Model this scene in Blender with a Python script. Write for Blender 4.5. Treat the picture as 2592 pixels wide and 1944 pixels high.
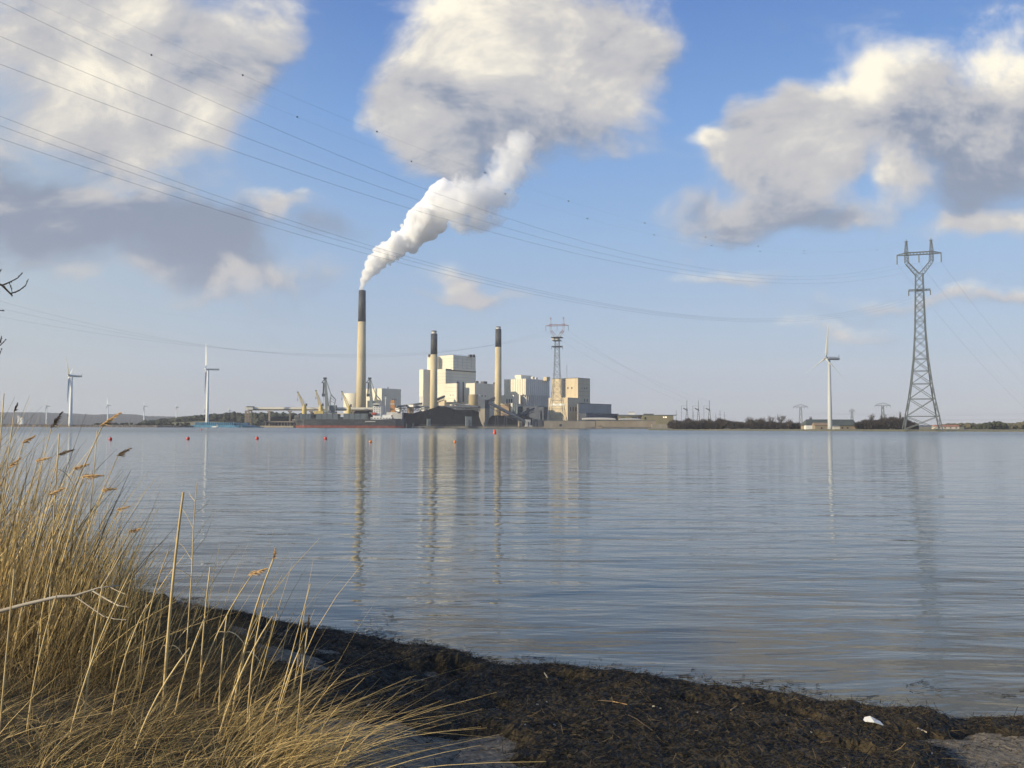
import bpy, math, random
import numpy as np
from mathutils import Vector, noise as mnoise

R = math.radians
random.seed(7)
rng = np.random.default_rng(7)
for o in list(bpy.data.objects):
    bpy.data.objects.remove(o)
SC = bpy.context.scene
COL = SC.collection

# ------------------------------------------------------------------ camera
F = 2245.0                     # focal length in pixels of the 2592-wide photograph
EYE = 2.2                      # metres above the water
PITCH, ROLL = math.atan(108 / F), R(0.2)
_f = np.array([0, math.cos(PITCH), math.sin(PITCH)])
_u0 = np.array([0, -math.sin(PITCH), math.cos(PITCH)])
_r0 = np.array([1.0, 0, 0])
CR = _r0 * math.cos(ROLL) + _u0 * math.sin(ROLL)
CU = _u0 * math.cos(ROLL) - _r0 * math.sin(ROLL)
cam = bpy.data.cameras.new('camera')
cam.sensor_width = 36.0
cam.lens = 36.0 * F / 2592.0
cam.clip_start = 0.05
cam.clip_end = 30000
cam_o = bpy.data.objects.new('camera', cam)
COL.objects.link(cam_o)
from mathutils import Matrix
cam_o.matrix_world = Matrix(((CR[0], CU[0], -_f[0], 0), (CR[1], CU[1], -_f[1], 0), (CR[2], CU[2], -_f[2], EYE), (0, 0, 0, 1)))
SC.camera = cam_o


def ray(px, py):
    return _f + CR * (px - 1296) / F + CU * (972 - py) / F


def at(px, py, D):
    """World point at ground distance D (metres along Y) in the direction of a survey reading."""
    v = ray(px, py)
    return np.array([0, 0, EYE]) + v * (D / v[1])


def gx(px, D, py=1080):
    return at(px, py, D)[0]


def gz(px, py, D):
    return at(px, py, D)[2]


# ------------------------------------------------------------------ exposure, sun, sky
SC.view_settings.view_transform = 'Standard'
SC.view_settings.look = 'None'
SC.view_settings.exposure = 0.15
SC.view_settings.gamma = 1.0
SUN_AZ = math.atan2(-0.90, -0.44)
SUN_EL = R(19)
SUN_DIR = Vector((math.sin(SUN_AZ) * math.cos(SUN_EL), math.cos(SUN_AZ) * math.cos(SUN_EL), math.sin(SUN_EL)))
sun = bpy.data.lights.new('sun', 'SUN')
sun.energy = 5.0
sun.angle = R(0.53)
sun.color = (1.0, 0.86, 0.61)
sun_o = bpy.data.objects.new('sun', sun)
COL.objects.link(sun_o)
sun_o.rotation_euler = SUN_DIR.to_track_quat('Z', 'Y').to_euler()
sun_o.location = (-300, -100, 300)

SC.cycles.max_bounces = 40
SC.cycles.diffuse_bounces = 4
SC.cycles.glossy_bounces = 3
SC.cycles.transparent_max_bounces = 16
SC.cycles.volume_bounces = 40
SC.cycles.volume_step_rate = 2.0
SC.cycles.volume_max_steps = 96
SC.cycles.use_denoising = True
SC.cycles.sample_clamp_indirect = 6.0

# clouds: where they hang in the sky (bearing and height read off the photograph), size, weight, tone
CLOUDS = [
    (60, 90, 360, 200, 0.9, .68), (450, 45, 330, 120, .85, .62), (700, 140, 150, 90, .85, .42), (580, 200, 150, 80, .7, .40),
    (270, 225, 150, 75, .95, 1.05), (430, 340, 210, 85, 1.05, .80), (150, 330, 240, 110, .85, .76), (560, 300, 90, 50, .4, .6),
    (130, 570, 150, 75, 1.05, -.10), (370, 570, 230, 88, 1.35, -.20), (560, 590, 110, 70, .85, -.05), (10, 470, 90, 90, .7, .22), (330, 500, 120, 30, .4, .2),
    (700, 512, 80, 32, 1.0, .95), (850, 560, 110, 40, .65, .14), (390, 690, 120, 42, .75, .58), (650, 700, 190, 55, .95, .6),
    (520, 760, 140, 26, .45, .55), (165, 690, 70, 24, .6, .62), (60, 660, 90, 40, .3, .3),
    (1190, 40, 190, 130, 1.4, 1.08), (1490, 60, 210, 130, 1.25, .74), (1080, 240, 130, 100, 1.2, .62), (1330, 260, 260, 140, 1.4, .50),
    (1050, 340, 120, 75, .95, .52), (1530, 290, 130, 75, .6, .6), (1130, 420, 130, 55, .8, .55), (1620, 130, 90, 80, .6, .62), (1560, 380, 60, 25, .35, .6),
    (1150, 722, 80, 42, 1.0, .70), (1235, 760, 120, 22, .75, .62), (1060, 765, 90, 16, .4, .5),
    (2230, 185, 95, 75, 1.35, 1.12), (2110, 300, 165, 62, 1.1, .46), (2400, 310, 200, 90, 1.25, .42), (2560, 190, 105, 85, 1.3, 1.1),
    (2350, 180, 70, 60, .9, .95), (2570, 390, 170, 100, 1.2, .06), (2460, 480, 140, 70, 1.0, .04), (2570, 570, 150, 45, .95, .9),
    (2280, 450, 60, 58, .95, .98), (2420, 570, 100, 36, .7, .85), (2000, 250, 60, 45, .6, .42),
    (1840, 400, 95, 62, 1.0, .62), (1950, 425, 140, 75, 1.1, .40), (1790, 535, 125, 48, .85, .30), (2010, 525, 180, 58, 1.05, .26),
    (1930, 300, 95, 60, .85, .42), (2080, 400, 120, 60, .8, .34), (2180, 530, 100, 45, .6, .4),
    (1860, 595, 100, 30, .55, .36), (1795, 362, 48, 34, .9, 1.08), (1860, 372, 40, 26, .5, .9),
    (1870, 712, 140, 16, .50, .56), (2545, 772, 150, 18, .75, .72), (2300, 762, 170, 18, .42, .5), (2150, 850, 170, 18, .38, .5),
    (850, 110, 50, 210, -.8, .5), (770, 340, 120, 80, -.5, .5), (1780, 200, 70, 220, -.5, .5), (2190, 450, 40, 30, -.3, .4), (900, 480, 60, 50, -.4, .4),
]


def build_world():
    w = bpy.data.worlds.new('World')
    SC.world = w
    w.use_nodes = True
    nt = w.node_tree
    nt.nodes.clear()
    N, L = nt.nodes, nt.links

    def m(op, a, b=None, c=None, clamp=False):
        n = N.new('ShaderNodeMath')
        n.operation = op
        n.use_clamp = clamp
        for i, v in enumerate((a, b, c)):
            if v is None:
                continue
            if isinstance(v, (int, float)):
                n.inputs[i].default_value = v
            else:
                L.new(v, n.inputs[i])
        return n.outputs[0]

    def vm(op, a, b=None, c=None):
        n = N.new('ShaderNodeVectorMath')
        n.operation = op
        for i, v in enumerate((a, b, c)):
            if v is None:
                continue
            if isinstance(v, (tuple, list)):
                n.inputs[i].default_value = v
            else:
                L.new(v, n.inputs[i])
        return n.outputs['Value'] if op in ('DOT_PRODUCT', 'LENGTH') else n.outputs['Vector']

    def mix(fac, a, b):
        n = N.new('ShaderNodeMix')
        n.data_type = 'RGBA'
        n.clamp_factor = True
        if isinstance(fac, (int, float)):
            n.inputs['Factor'].default_value = fac
        else:
            L.new(fac, n.inputs['Factor'])
        for k, v in (('A', a), ('B', b)):
            s = [i for i in n.inputs if i.name == k and i.type == 'RGBA'][0]
            if isinstance(v, tuple):
                s.default_value = (*v, 1)
            else:
                L.new(v, s)
        return [o for o in n.outputs if o.type == 'RGBA'][0]

    def sstep(x, lo, hi):
        n = N.new('ShaderNodeMapRange')
        n.interpolation_type = 'SMOOTHSTEP'
        n.inputs['From Min'].default_value = lo
        n.inputs['From Max'].default_value = hi
        L.new(x, n.inputs['Value'])
        return n.outputs[0]

    sky = N.new('ShaderNodeTexSky')
    sky.sky_type = 'NISHITA'
    sky.sun_disc = False
    sky.sun_elevation = SUN_EL
    sky.sun_rotation = SUN_AZ
    sky.altitude = 0
    sky.air_density = 1.0
    sky.dust_density = 0.6
    sky.ozone_density = 2.2
    tc = N.new('ShaderNodeTexCoord')
    d = tc.outputs['Generated']
    sp = N.new('ShaderNodeSeparateXYZ')
    L.new(d, sp.inputs[0])
    dy = m('MAXIMUM', sp.outputs['Y'], 0.05)
    cb = N.new('ShaderNodeCombineXYZ')
    L.new(m('DIVIDE', sp.outputs['X'], dy), cb.inputs[0])
    L.new(m('DIVIDE', sp.outputs['Z'], dy), cb.inputs[1])
    p0 = cb.outputs[0]
    # ragged edges: bend the field with a coarse noise
    wn = N.new('ShaderNodeTexNoise')
    wn.noise_dimensions = '2D'
    wn.inputs['Scale'].default_value = 9.0
    wn.inputs['Detail'].default_value = 3.0
    L.new(p0, wn.inputs['Vector'])
    p = vm('MULTIPLY_ADD', vm('SUBTRACT', wn.outputs['Color'], (.5, .5, .5)), (.09, .07, 0), p0)

    def fbm(vec, scale, detail, rough=.58):
        n = N.new('ShaderNodeTexNoise')
        n.noise_dimensions = '2D'
        n.inputs['Scale'].default_value = scale
        n.inputs['Detail'].default_value = detail
        n.inputs['Roughness'].default_value = rough
        n.inputs['Distortion'].default_value = 0.25
        L.new(vec, n.inputs['Vector'])
        return n.outputs[0]

    S, T = 0.0, 0.0
    for (cx, cy, rx, ry, wt, tone) in CLOUDS:
        v = ray(cx, cy)
        c = (v[0] / v[1], v[2] / v[1])
        sx, sy = F / rx, F / ry
        q = vm('MULTIPLY_ADD', p, (sx, sy, 0), (-c[0] * sx, -c[1] * sy, 0))
        k = m('POWER', math.exp(-1), vm('DOT_PRODUCT', q, q))
        S = m('MULTIPLY_ADD', k, wt, S)
        tt = m('MULTIPLY_ADD', vm('DOT_PRODUCT', q, (-.30, .95, 0)), .30 * wt, tone * wt)
        T = m('MULTIPLY_ADD', k, tt, T)
    T = m('DIVIDE', T, m('MAXIMUM', S, .05))
    st = vm('MULTIPLY', p0, (0.75, 1.15, 1))
    n1 = fbm(st, 8.5, 9, .62)
    n2 = fbm(vm('ADD', st, (-.018, .030, 0)), 7.5, 5)
    dens = m('ADD', m('MINIMUM', S, 1.25), m('MULTIPLY', m('SUBTRACT', n1, .5), 1.75))
    alpha = m('MULTIPLY', sstep(dens, .12, 1.08), .96)
    relief = m('ADD', m('MULTIPLY', m('SUBTRACT', n1, n2), 1.7), m('MULTIPLY_ADD', fbm(vm('ADD', st, (3.1, 1.7, 0)), 3.2, 4), .45, -.27))
    # light: tone of the cloud plus relief, thin edges glow a little
    br = m('ADD', T, relief)
    dark, midc, light = (.215, .262, .36), (.52, .51, .515), (1.04, .955, .77)
    c1 = mix(sstep(br, .0, .55), dark, midc)
    ccol = mix(sstep(br, .50, 1.30), c1, light)
    # clear sky: the physical sky, paler and hazier toward the horizon as winter air is
    el = sp.outputs['Z']
    hz = m('POWER', m('SUBTRACT', 1.0, m('MULTIPLY', m('MAXIMUM', el, 0.0), 2.35), clamp=True), 2.2)
    skyc = vm('MULTIPLY', sky.outputs[0], (.090, .108, .135))
    rp = N.new('ShaderNodeValToRGB')
    L.new(m('MULTIPLY', el, 2.0, clamp=True), rp.inputs[0])
    stops = [(.0, (.43, .425, .48)), (.09, (.405, .42, .505)), (.20, (.385, .475, .60)), (.42, (.285, .445, .68)), (.66, (.165, .345, .69)), (.9, (.085, .21, .55)), (1.0, (.065, .175, .48))]
    els = rp.color_ramp.elements
    els[0].position, els[0].color = stops[0][0], (*stops[0][1], 1)
    els[1].position, els[1].color = stops[-1][0], (*stops[-1][1], 1)
    for ps, c_ in stops[1:-1]:
        e = els.new(ps); e.color = (*c_, 1)
    base = mix(.78, skyc, rp.outputs[0])
    # sunward side of the sky is milkier
    base = mix(m('MULTIPLY', sstep(m('MULTIPLY', sp.outputs['X'], -1.0), .12, .62), .5), base, (.50, .535, .50))
    # low clouds fade into the same air
    ccol = mix(m('MULTIPLY', m('POWER', hz, 2.0), .55), ccol, (.56, .54, .60))
    col = mix(alpha, base, ccol)
    bg = N.new('ShaderNodeBackground')
    L.new(col, bg.inputs['Color'])
    bg.inputs['Strength'].default_value = 1.0
    out = N.new('ShaderNodeOutputWorld')
    L.new(bg.outputs[0], out.inputs['Surface'])


build_world()

# ------------------------------------------------------------------ helpers


def tag(o, label=None, cat=None, group=None, kind=None):
    if label: o['label'] = label
    if cat: o['category'] = cat
    if group: o['group'] = group
    if kind: o['kind'] = kind
    return o


def thing(name, label, cat, loc=(0, 0, 0), group=None):
    o = bpy.data.objects.new(name, None)
    o.empty_display_size = 0.5
    COL.objects.link(o)
    o.location = tuple(float(v) for v in loc)
    return tag(o, label, cat, group)


def origin(o):
    v = Vector((0, 0, 0))
    while o is not None:
        v += o.location
        o = o.parent
    return v


def dup(root, loc, rotz=0.0, scale=1.0, label=None, group=None):
    r = root.copy()
    COL.objects.link(r)
    r.location = tuple(float(v) for v in loc)
    r.rotation_euler = (0, 0, rotz)
    r.scale = (scale,) * 3
    if label: r['label'] = label
    if group: r['group'] = group
    for ch in list(root.children):
        c = ch.copy()
        COL.objects.link(c)
        c.parent = r
        for g in list(ch.children):
            e = g.copy()
            COL.objects.link(e)
            e.parent = c
    return r


class MB:
    def __init__(s):
        s.v, s.f = [], []

    def add(s, vs, fs):
        b = len(s.v)
        s.v.extend([tuple(map(float, q)) for q in vs])
        s.f.extend([tuple(i + b for i in t) for t in fs])
        return s

    def quad(s, a, b, c, d):
        return s.add([a, b, c, d], [(0, 1, 2, 3)])

    def prism(s, poly, z0, z1):
        n = len(poly)
        z0 = z0 if hasattr(z0, '__len__') else [z0] * n
        z1 = z1 if hasattr(z1, '__len__') else [z1] * n
        vs = [(p[0], p[1], z) for p, z in zip(poly, z0)] + [(p[0], p[1], z) for p, z in zip(poly, z1)]
        fs = [tuple(range(n))[::-1], tuple(range(n, 2 * n))] + [(i, (i + 1) % n, n + (i + 1) % n, n + i) for i in range(n)]
        return s.add(vs, fs)

    def box(s, c, sz, yaw=0.0):
        ca, sa = math.cos(yaw), math.sin(yaw)
        hx, hy, hz = sz[0] / 2, sz[1] / 2, sz[2] / 2
        poly = [(c[0] + ca * x - sa * y, c[1] + sa * x + ca * y) for x, y in ((-hx, -hy), (hx, -hy), (hx, hy), (-hx, hy))]
        return s.prism(poly, c[2] - hz, c[2] + hz)

    def tube(s, pts, rad, n=6, cap=True):
        pts = [Vector(tuple(map(float, q))) for q in pts]
        rad = rad if hasattr(rad, '__len__') else [rad] * len(pts)
        vs, fs = [], []
        prev = None
        for i, q in enumerate(pts):
            t = (pts[min(i + 1, len(pts) - 1)] - pts[max(i - 1, 0)])
            if t.length < 1e-9: t = Vector((0, 0, 1))
            t.normalize()
            if prev is None:
                a = t.cross(Vector((0.31, 0.22, 0.92)) if abs(t.z) < .9 else Vector((1, 0, 0)))
            else:
                a = prev - t * prev.dot(t)
            a.normalize()
            prev = a
            b = t.cross(a)
            for k in range(n):
                w = 2 * math.pi * (k + .5) / n
                vs.append(q + (a * math.cos(w) + b * math.sin(w)) * rad[i])
        for i in range(len(pts) - 1):
            for k in range(n):
                fs.append((i * n + k, i * n + (k + 1) % n, (i + 1) * n + (k + 1) % n, (i + 1) * n + k))
        if cap:
            fs.append(tuple(range(n))[::-1])
            fs.append(tuple(range((len(pts) - 1) * n, len(pts) * n)))
        return s.add(vs, fs)

    def bar(s, a, b, w):
        return s.tube([a, b], w * .7071, 4)

    def lathe(s, prof, c, n=32):
        """prof: list of (radius, z) from bottom to top"""
        vs, fs = [], []
        for r, z in prof:
            for k in range(n):
                w = 2 * math.pi * k / n
                vs.append((c[0] + r * math.cos(w), c[1] + r * math.sin(w), c[2] + z))
        for i in range(len(prof) - 1):
            for k in range(n):
                fs.append((i * n + k, i * n + (k + 1) % n, (i + 1) * n + (k + 1) % n, (i + 1) * n + k))
        fs.append(tuple(range(n))[::-1])
        fs.append(tuple(range((len(prof) - 1) * n, len(prof) * n)))
        return s.add(vs, fs)

    def ball(s, c, r, n=12, sz=1.0):
        m_ = max(4, n // 2)
        return s.lathe([(max(r * math.sin(math.pi * i / m_), r * .02), -r * sz * math.cos(math.pi * i / m_)) for i in range(m_ + 1)], c, n)

    def build(s, name, mat_, parent=None, smooth=False):
        o0 = origin(parent) if parent else Vector((0, 0, 0))
        me = bpy.data.meshes.new(name)
        me.from_pydata([(x - o0.x, y - o0.y, z - o0.z) for x, y, z in s.v], [], s.f)
        me.update()
        me.materials.append(mat_)
        if smooth:
            me.polygons.foreach_set('use_smooth', [True] * len(me.polygons))
        o = bpy.data.objects.new(name, me)
        COL.objects.link(o)
        if parent: o.parent = parent
        return o


def np_mesh(name, verts, quads, mat_, smooth=False, attr=None):
    me = bpy.data.meshes.new(name)
    nv, nf = len(verts), len(quads)
    k = quads.shape[1]
    me.vertices.add(nv)
    me.vertices.foreach_set('co', np.ascontiguousarray(verts, np.float32).ravel())
    me.loops.add(nf * k)
    me.loops.foreach_set('vertex_index', np.ascontiguousarray(quads, np.int32).ravel())
    me.polygons.add(nf)
    me.polygons.foreach_set('loop_start', np.arange(0, nf * k, k, dtype=np.int32))
    me.polygons.foreach_set('use_smooth', np.full(nf, smooth))
    if attr is not None:
        a = me.attributes.new('tone', 'FLOAT', 'POINT')
        a.data.foreach_set('value', np.ascontiguousarray(attr, np.float32))
    me.update(calc_edges=True)
    me.validate()
    me.materials.append(mat_)
    o = bpy.data.objects.new(name, me)
    COL.objects.link(o)
    return o


# ------------------------------------------------------------------ materials
MATS = {}


def mat(name, col, rough=.7, var=.12, scale=.3, stretch=(1, 1, 1), metal=0.0, col2=None, bump=0.0, detail=4, attr=False, spec=.3):
    if name in MATS: return MATS[name]
    m = bpy.data.materials.new(name)
    m.use_nodes = True
    N, L = m.node_tree.nodes, m.node_tree.links
    b = N['Principled BSDF']
    b.inputs['Roughness'].default_value = rough
    b.inputs['Metallic'].default_value = metal
    b.inputs['Specular IOR Level'].default_value = spec
    tc = N.new('ShaderNodeTexCoord')
    mp = N.new('ShaderNodeMapping')
    mp.inputs['Scale'].default_value = stretch
    L.new(tc.outputs['Object'], mp.inputs[0])
    nz = N.new('ShaderNodeTexNoise')
    nz.inputs['Scale'].default_value = scale
    nz.inputs['Detail'].default_value = detail
    nz.inputs['Roughness'].default_value = .6
    L.new(mp.outputs[0], nz.inputs['Vector'])
    cr = N.new('ShaderNodeValToRGB')
    c2 = col2 or tuple(c * (1 - 2 * var) for c in col)
    c1 = col if col2 else tuple(min(1, c * (1 + var)) for c in col)
    cr.color_ramp.elements[0].position = .32
    cr.color_ramp.elements[1].position = .68
    cr.color_ramp.elements[0].color = (*c2, 1)
    cr.color_ramp.elements[1].color = (*c1, 1)
    fac = nz.outputs[0]
    if attr:
        at_ = N.new('ShaderNodeAttribute')
        at_.attribute_name = 'tone'
        fac = at_.outputs['Fac']
        cr.color_ramp.elements[0].position = 0
        cr.color_ramp.elements[1].position = 1
    L.new(fac, cr.inputs[0])
    L.new(cr.outputs[0], b.inputs['Base Color'])
    if bump:
        bp = N.new('ShaderNodeBump')
        bp.inputs['Strength'].default_value = 1
        bp.inputs['Distance'].default_value = bump
        L.new(nz.outputs[0], bp.inputs['Height'])
        L.new(bp.outputs[0], b.inputs['Normal'])
    MATS[name] = m
    return m


M_panel = mat('cream_cladding', (.76, .71, .57), .55, .05, .05, (1, 1, .12))
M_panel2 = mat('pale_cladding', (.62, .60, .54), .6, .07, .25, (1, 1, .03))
M_tan = mat('tan_cladding', (.60, .50, .34), .7, .06, .2, (1, 1, .1))
M_brown = mat('brown_brick', (.30, .22, .15), .85, .1, .3)
M_darkslot = mat('dark_slot', (.10, .105, .12), .7, .1, .3)
M_conc = mat('chimney_concrete', (.60, .50, .31), .85, .11, .22, (1, 1, .12))
M_black = mat('chimney_black_band', (.070, .072, .076), .6, .1, .1)
M_capw = mat('steel_flue', (.55, .53, .48), .5, .05)
M_coal = mat('coal', (.010, .011, .016), .95, .35, .12, bump=.6, spec=.03)
M_dsteel = mat('dark_blue_steel', (.055, .07, .10), .6, .15, .2)
M_gsteel = mat('grey_green_steel', (.20, .235, .235), .55, .12, .3)
M_galv = mat('galvanised_steel', (.15, .17, .175), .5, .1, .4)
M_wire = mat('wire', (.10, .11, .12), .6, .05)
M_white = mat('white_paint', (.80, .79, .74), .45, .04, .2)
M_whitet = mat('turbine_white', (.74, .75, .70), .45, .03, .1)
M_yellow = mat('crane_yellow', (.62, .47, .16), .6, .08, .5)
M_orange = mat('funnel_orange', (.55, .26, .08), .6, .06, .5)
M_redboot = mat('red_antifouling', (.30, .09, .065), .8, .2, .25, (1, 1, 2))
M_hull = mat('black_hull', (.06, .065, .075), .6, .3, .12, (1, 1, 3))
M_hatch = mat('hatch_grey', (.13, .16, .18), .7, .1, .3)
M_lifered = mat('lifeboat_red', (.45, .09, .06), .5, .05)
M_buoy = mat('buoy_red', (.75, .10, .07), .35, .05, 2)
M_buoyo = mat('buoy_orange', (.80, .30, .10), .35, .05, 2)
M_blue = mat('barge_blue', (.12, .33, .48), .6, .15, .2)
M_blued = mat('barge_dark_blue', (.045, .12, .21), .6, .2, .2)
M_rock = mat('shore_rock', (.28, .22, .16), .95, .3, .35, col2=(.10, .085, .065), bump=.5)
M_field = mat('dry_field', (.30, .25, .14), .95, .2, .02, col2=(.15, .15, .08))
M_forest = mat('forest', (.060, .066, .034), .95, .3, .15, col2=(.022, .028, .018))
M_hill = mat('wooded_hill', (.030, .034, .034), .95, .2, .01, col2=(.014, .018, .020))
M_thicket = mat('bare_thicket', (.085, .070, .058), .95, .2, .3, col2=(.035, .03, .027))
M_bark = mat('bark', (.06, .05, .042), .9, .2, 3)
M_wallg = mat('grey_wall', (.27, .24, .20), .9, .12, .1, (1, 1, .4))
M_wallg2 = mat('stained_wall', (.30, .25, .185), .9, .12, .08, (1, 1, .4))
M_olive = mat('olive_cladding', (.25, .225, .13), .8, .1, .1)
M_slate = mat('slate_roof', (.085, .10, .095), .8, .1, .3)
M_glass = mat('window_dark', (.03, .035, .045), .15, .1, 1, spec=.6)
M_asph = mat('quay_concrete', (.16, .15, .135), .9, .2, .1)
M_tarp = mat('white_tarpaulin', (.62, .58, .50), .7, .05, .1)
M_tank = mat('tan_tank', (.42, .33, .18), .7, .07, .1, (1, 1, .3))
M_insul = mat('insulator_glass', (.16, .24, .34), .3, .05)
M_redtile = mat('red_tile', (.45, .20, .13), .8, .15, .5)


def stripe_mat():
    m = bpy.data.materials.new('red_white_steel')
    m.use_nodes = True
    N, L = m.node_tree.nodes, m.node_tree.links
    g = N.new('ShaderNodeNewGeometry')
    s = N.new('ShaderNodeSeparateXYZ')
    L.new(g.outputs['Position'], s.inputs[0])
    a = N.new('ShaderNodeMath'); a.operation = 'MULTIPLY'; a.inputs[1].default_value = 1 / 9.0
    L.new(s.outputs['Z'], a.inputs[0])
    f = N.new('ShaderNodeMath'); f.operation = 'FRACT'
    L.new(a.outputs[0], f.inputs[0])
    t = N.new('ShaderNodeMath'); t.operation = 'GREATER_THAN'; t.inputs[1].default_value = .5
    L.new(f.outputs[0], t.inputs[0])
    x = N.new('ShaderNodeMix'); x.data_type = 'RGBA'
    x.inputs[6].default_value = (.26, .11, .10, 1)
    x.inputs[7].default_value = (.40, .41, .42, 1)
    L.new(t.outputs[0], x.inputs[0])
    L.new(x.outputs[2], N['Principled BSDF'].inputs['Base Color'])
    return m


M_rw = stripe_mat()


def water_mat():
    m = bpy.data.materials.new('bay_water')
    m.use_nodes = True
    N, L = m.node_tree.nodes, m.node_tree.links
    b = N['Principled BSDF']
    b.inputs['IOR'].default_value = 1.333
    b.inputs['Specular IOR Level'].default_value = .5
    g = N.new('ShaderNodeNewGeometry')
    sp = N.new('ShaderNodeSeparateXYZ')
    L.new(g.outputs['Position'], sp.inputs[0])

    def nz(sx, sy, scale, detail, rot=0.0, rough=.5, dist=0.0):
        mp = N.new('ShaderNodeMapping')
        mp.inputs['Scale'].default_value = (sx, sy, 1)
        mp.inputs['Rotation'].default_value = (0, 0, rot)
        L.new(g.outputs['Position'], mp.inputs[0])
        n = N.new('ShaderNodeTexNoise')
        n.noise_dimensions = '2D'
        n.inputs['Scale'].default_value = scale
        n.inputs['Detail'].default_value = detail
        n.inputs['Roughness'].default_value = rough
        n.inputs['Distortion'].default_value = dist
        L.new(mp.outputs[0], n.inputs['Vector'])
        return n.outputs[0]

    def mul(a, k):
        n = N.new('ShaderNodeMath'); n.operation = 'MULTIPLY'
        L.new(a, n.inputs[0])
        if isinstance(k, (int, float)): n.inputs[1].default_value = k
        else: L.new(k, n.inputs[1])
        return n.outputs[0]

    def add(a, b_):
        n = N.new('ShaderNodeMath'); n.operation = 'ADD'
        L.new(a, n.inputs[0]); L.new(b_, n.inputs[1])
        return n.outputs[0]

    def rng_(x, a, b_, c, d_):
        n = N.new('ShaderNodeMapRange')
        for k, v in zip(('From Min', 'From Max', 'To Min', 'To Max'), (a, b_, c, d_)):
            n.inputs[k].default_value = v
        L.new(x, n.inputs['Value'])
        return n.outputs[0]

    h = add(add(mul(nz(.30, 1, .42, 2, R(4)), .062), mul(nz(.26, 1, 1.7, 3, R(-4), .5, .3), .031)), mul(nz(.30, 1, 7.0, 3, R(3), .55), .0036))
    bp = N.new('ShaderNodeBump')
    bp.inputs['Strength'].default_value = 1.0
    bp.inputs['Distance'].default_value = 1.0
    L.new(h, bp.inputs['Height'])
    L.new(bp.outputs[0], b.inputs['Normal'])
    # wind roughens the open water, the shallows by the beach lie smoother
    L.new(rng_(sp.outputs['Y'], 8, 320, .03, .22), b.inputs['Roughness'])
    # silt stirred up in the shallows
    patch = nz(.5, 1, .25, 4, R(10))
    near = mul(rng_(sp.outputs['Y'], 26, 7, 0, 1), rng_(patch, .25, .6, .45, 1))
    mx = N.new('ShaderNodeMix'); mx.data_type = 'RGBA'
    mx.inputs[6].default_value = (.040, .050, .032, 1)
    mx.inputs[7].default_value = (.095, .084, .052, 1)
    L.new(near, mx.inputs[0])
    L.new(mx.outputs[2], b.inputs['Base Color'])
    return m


# ------------------------------------------------------------------ the near beach
_shore = [(350, 1498), (560, 1548), (700, 1572), (830, 1596), (960, 1622), (1080, 1652), (1200, 1685), (1480, 1702), (1800, 1748), (2100, 1784), (2350, 1818), (2592, 1812)]
_sx, _sy = [-60, -14], [30, 17.5]
for px_, py_ in _shore:
    v = ray(px_, py_); t = -EYE / v[2]
    _sx.append(v[0] * t); _sy.append(v[1] * t)
_sx += [6, 12, 60]; _sy += [6.2, 4.8, -4]
_sx, _sy = np.array(_sx), np.array(_sy)


def vnoise(x, y, s, seed=0):
    """smooth value noise on arrays"""
    x = np.asarray(x) * s + seed * 17.3; y = np.asarray(y) * s + seed * 9.1
    xi, yi = np.floor(x).astype(int), np.floor(y).astype(int)
    fx, fy = x - xi, y - yi
    fx, fy = fx * fx * (3 - 2 * fx), fy * fy * (3 - 2 * fy)
    def h(a, b):
        n = (a * 374761393 + b * 668265263 + seed * 144665) & 0x7fffffff
        n = ((n ^ (n >> 13)) * 1274126177) & 0x7fffffff
        return ((n ^ (n >> 16)) & 0xffff) / 65535.0
    return (h(xi, yi) * (1 - fx) + h(xi + 1, yi) * fx) * (1 - fy) + (h(xi, yi + 1) * (1 - fx) + h(xi + 1, yi + 1) * fx) * fy


def fbm_np(x, y, s, o=4, seed=0):
    r, a, t = 0, 1.0, 0
    for k in range(o):
        r = r + a * vnoise(x, y, s * 2 ** k, seed + k); t += a; a *= .55
    return r / t


def sst(x, a, b):
    t = np.clip((np.asarray(x) - a) / (b - a), 0, 1)
    return t * t * (3 - 2 * t)


def ground_h(x, y):
    x, y = np.asarray(x, float), np.asarray(y, float)
    s = np.interp(x, _sx, _sy) - y
    h = np.where(s > 0, .085 * s ** .92 if False else .085 * np.maximum(s, 0) ** .92, .10 * s)
    h = np.maximum(h, -1.2)
    h = h + .30 * sst(s, .6, 2.4) * sst(-x - .28 * (y - 4), -.2, 1.6)
    h = h + (fbm_np(x, y, 1.3, 4, 3) - .5) * .05 * sst(s, -.2, .4)
    return np.where(s > 12, h * 0 + np.minimum(h, 1.3), h)


_wrack_poly = np.array([(480, 1500), (2700, 1700), (2700, 1868), (2560, 1862), (2440, 1850), (2380, 1866), (2440, 1915), (2500, 1960), (2540, 2100), (1330, 2100), (1230, 1935), (1130, 1880), (1010, 1845), (880, 1850), (700, 1860), (600, 1780), (560, 1700), (480, 1590)], float)


def inpoly(px, py, poly):
    c = np.zeros(px.shape, bool)
    n = len(poly)
    for i in range(n):
        x1, y1 = poly[i]; x2, y2 = poly[(i + 1) % n]
        hit = ((y1 > py) != (y2 > py)) & (px < (x2 - x1) * (py - y1) / (y2 - y1 + 1e-9) + x1)
        c ^= hit
    return c


def proj(x, y, z):
    d = np.stack([x, y, np.asarray(z) - EYE], -1)
    w = d @ _f
    return 1296 + F * (d @ CR) / w, 972 - F * (d @ CU) / w


def grid(x0, x1, y0, y1, st):
    xs = np.arange(x0, x1 + st / 2, st); ys = np.arange(y0, y1 + st / 2, st)
    X, Y = np.meshgrid(xs, ys)
    nx, ny = len(xs), len(ys)
    i = np.arange(nx * ny).reshape(ny, nx)
    q = np.stack([i[:-1, :-1], i[:-1, 1:], i[1:, 1:], i[1:, :-1]], -1).reshape(-1, 4)
    return X, Y, q, i


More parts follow.
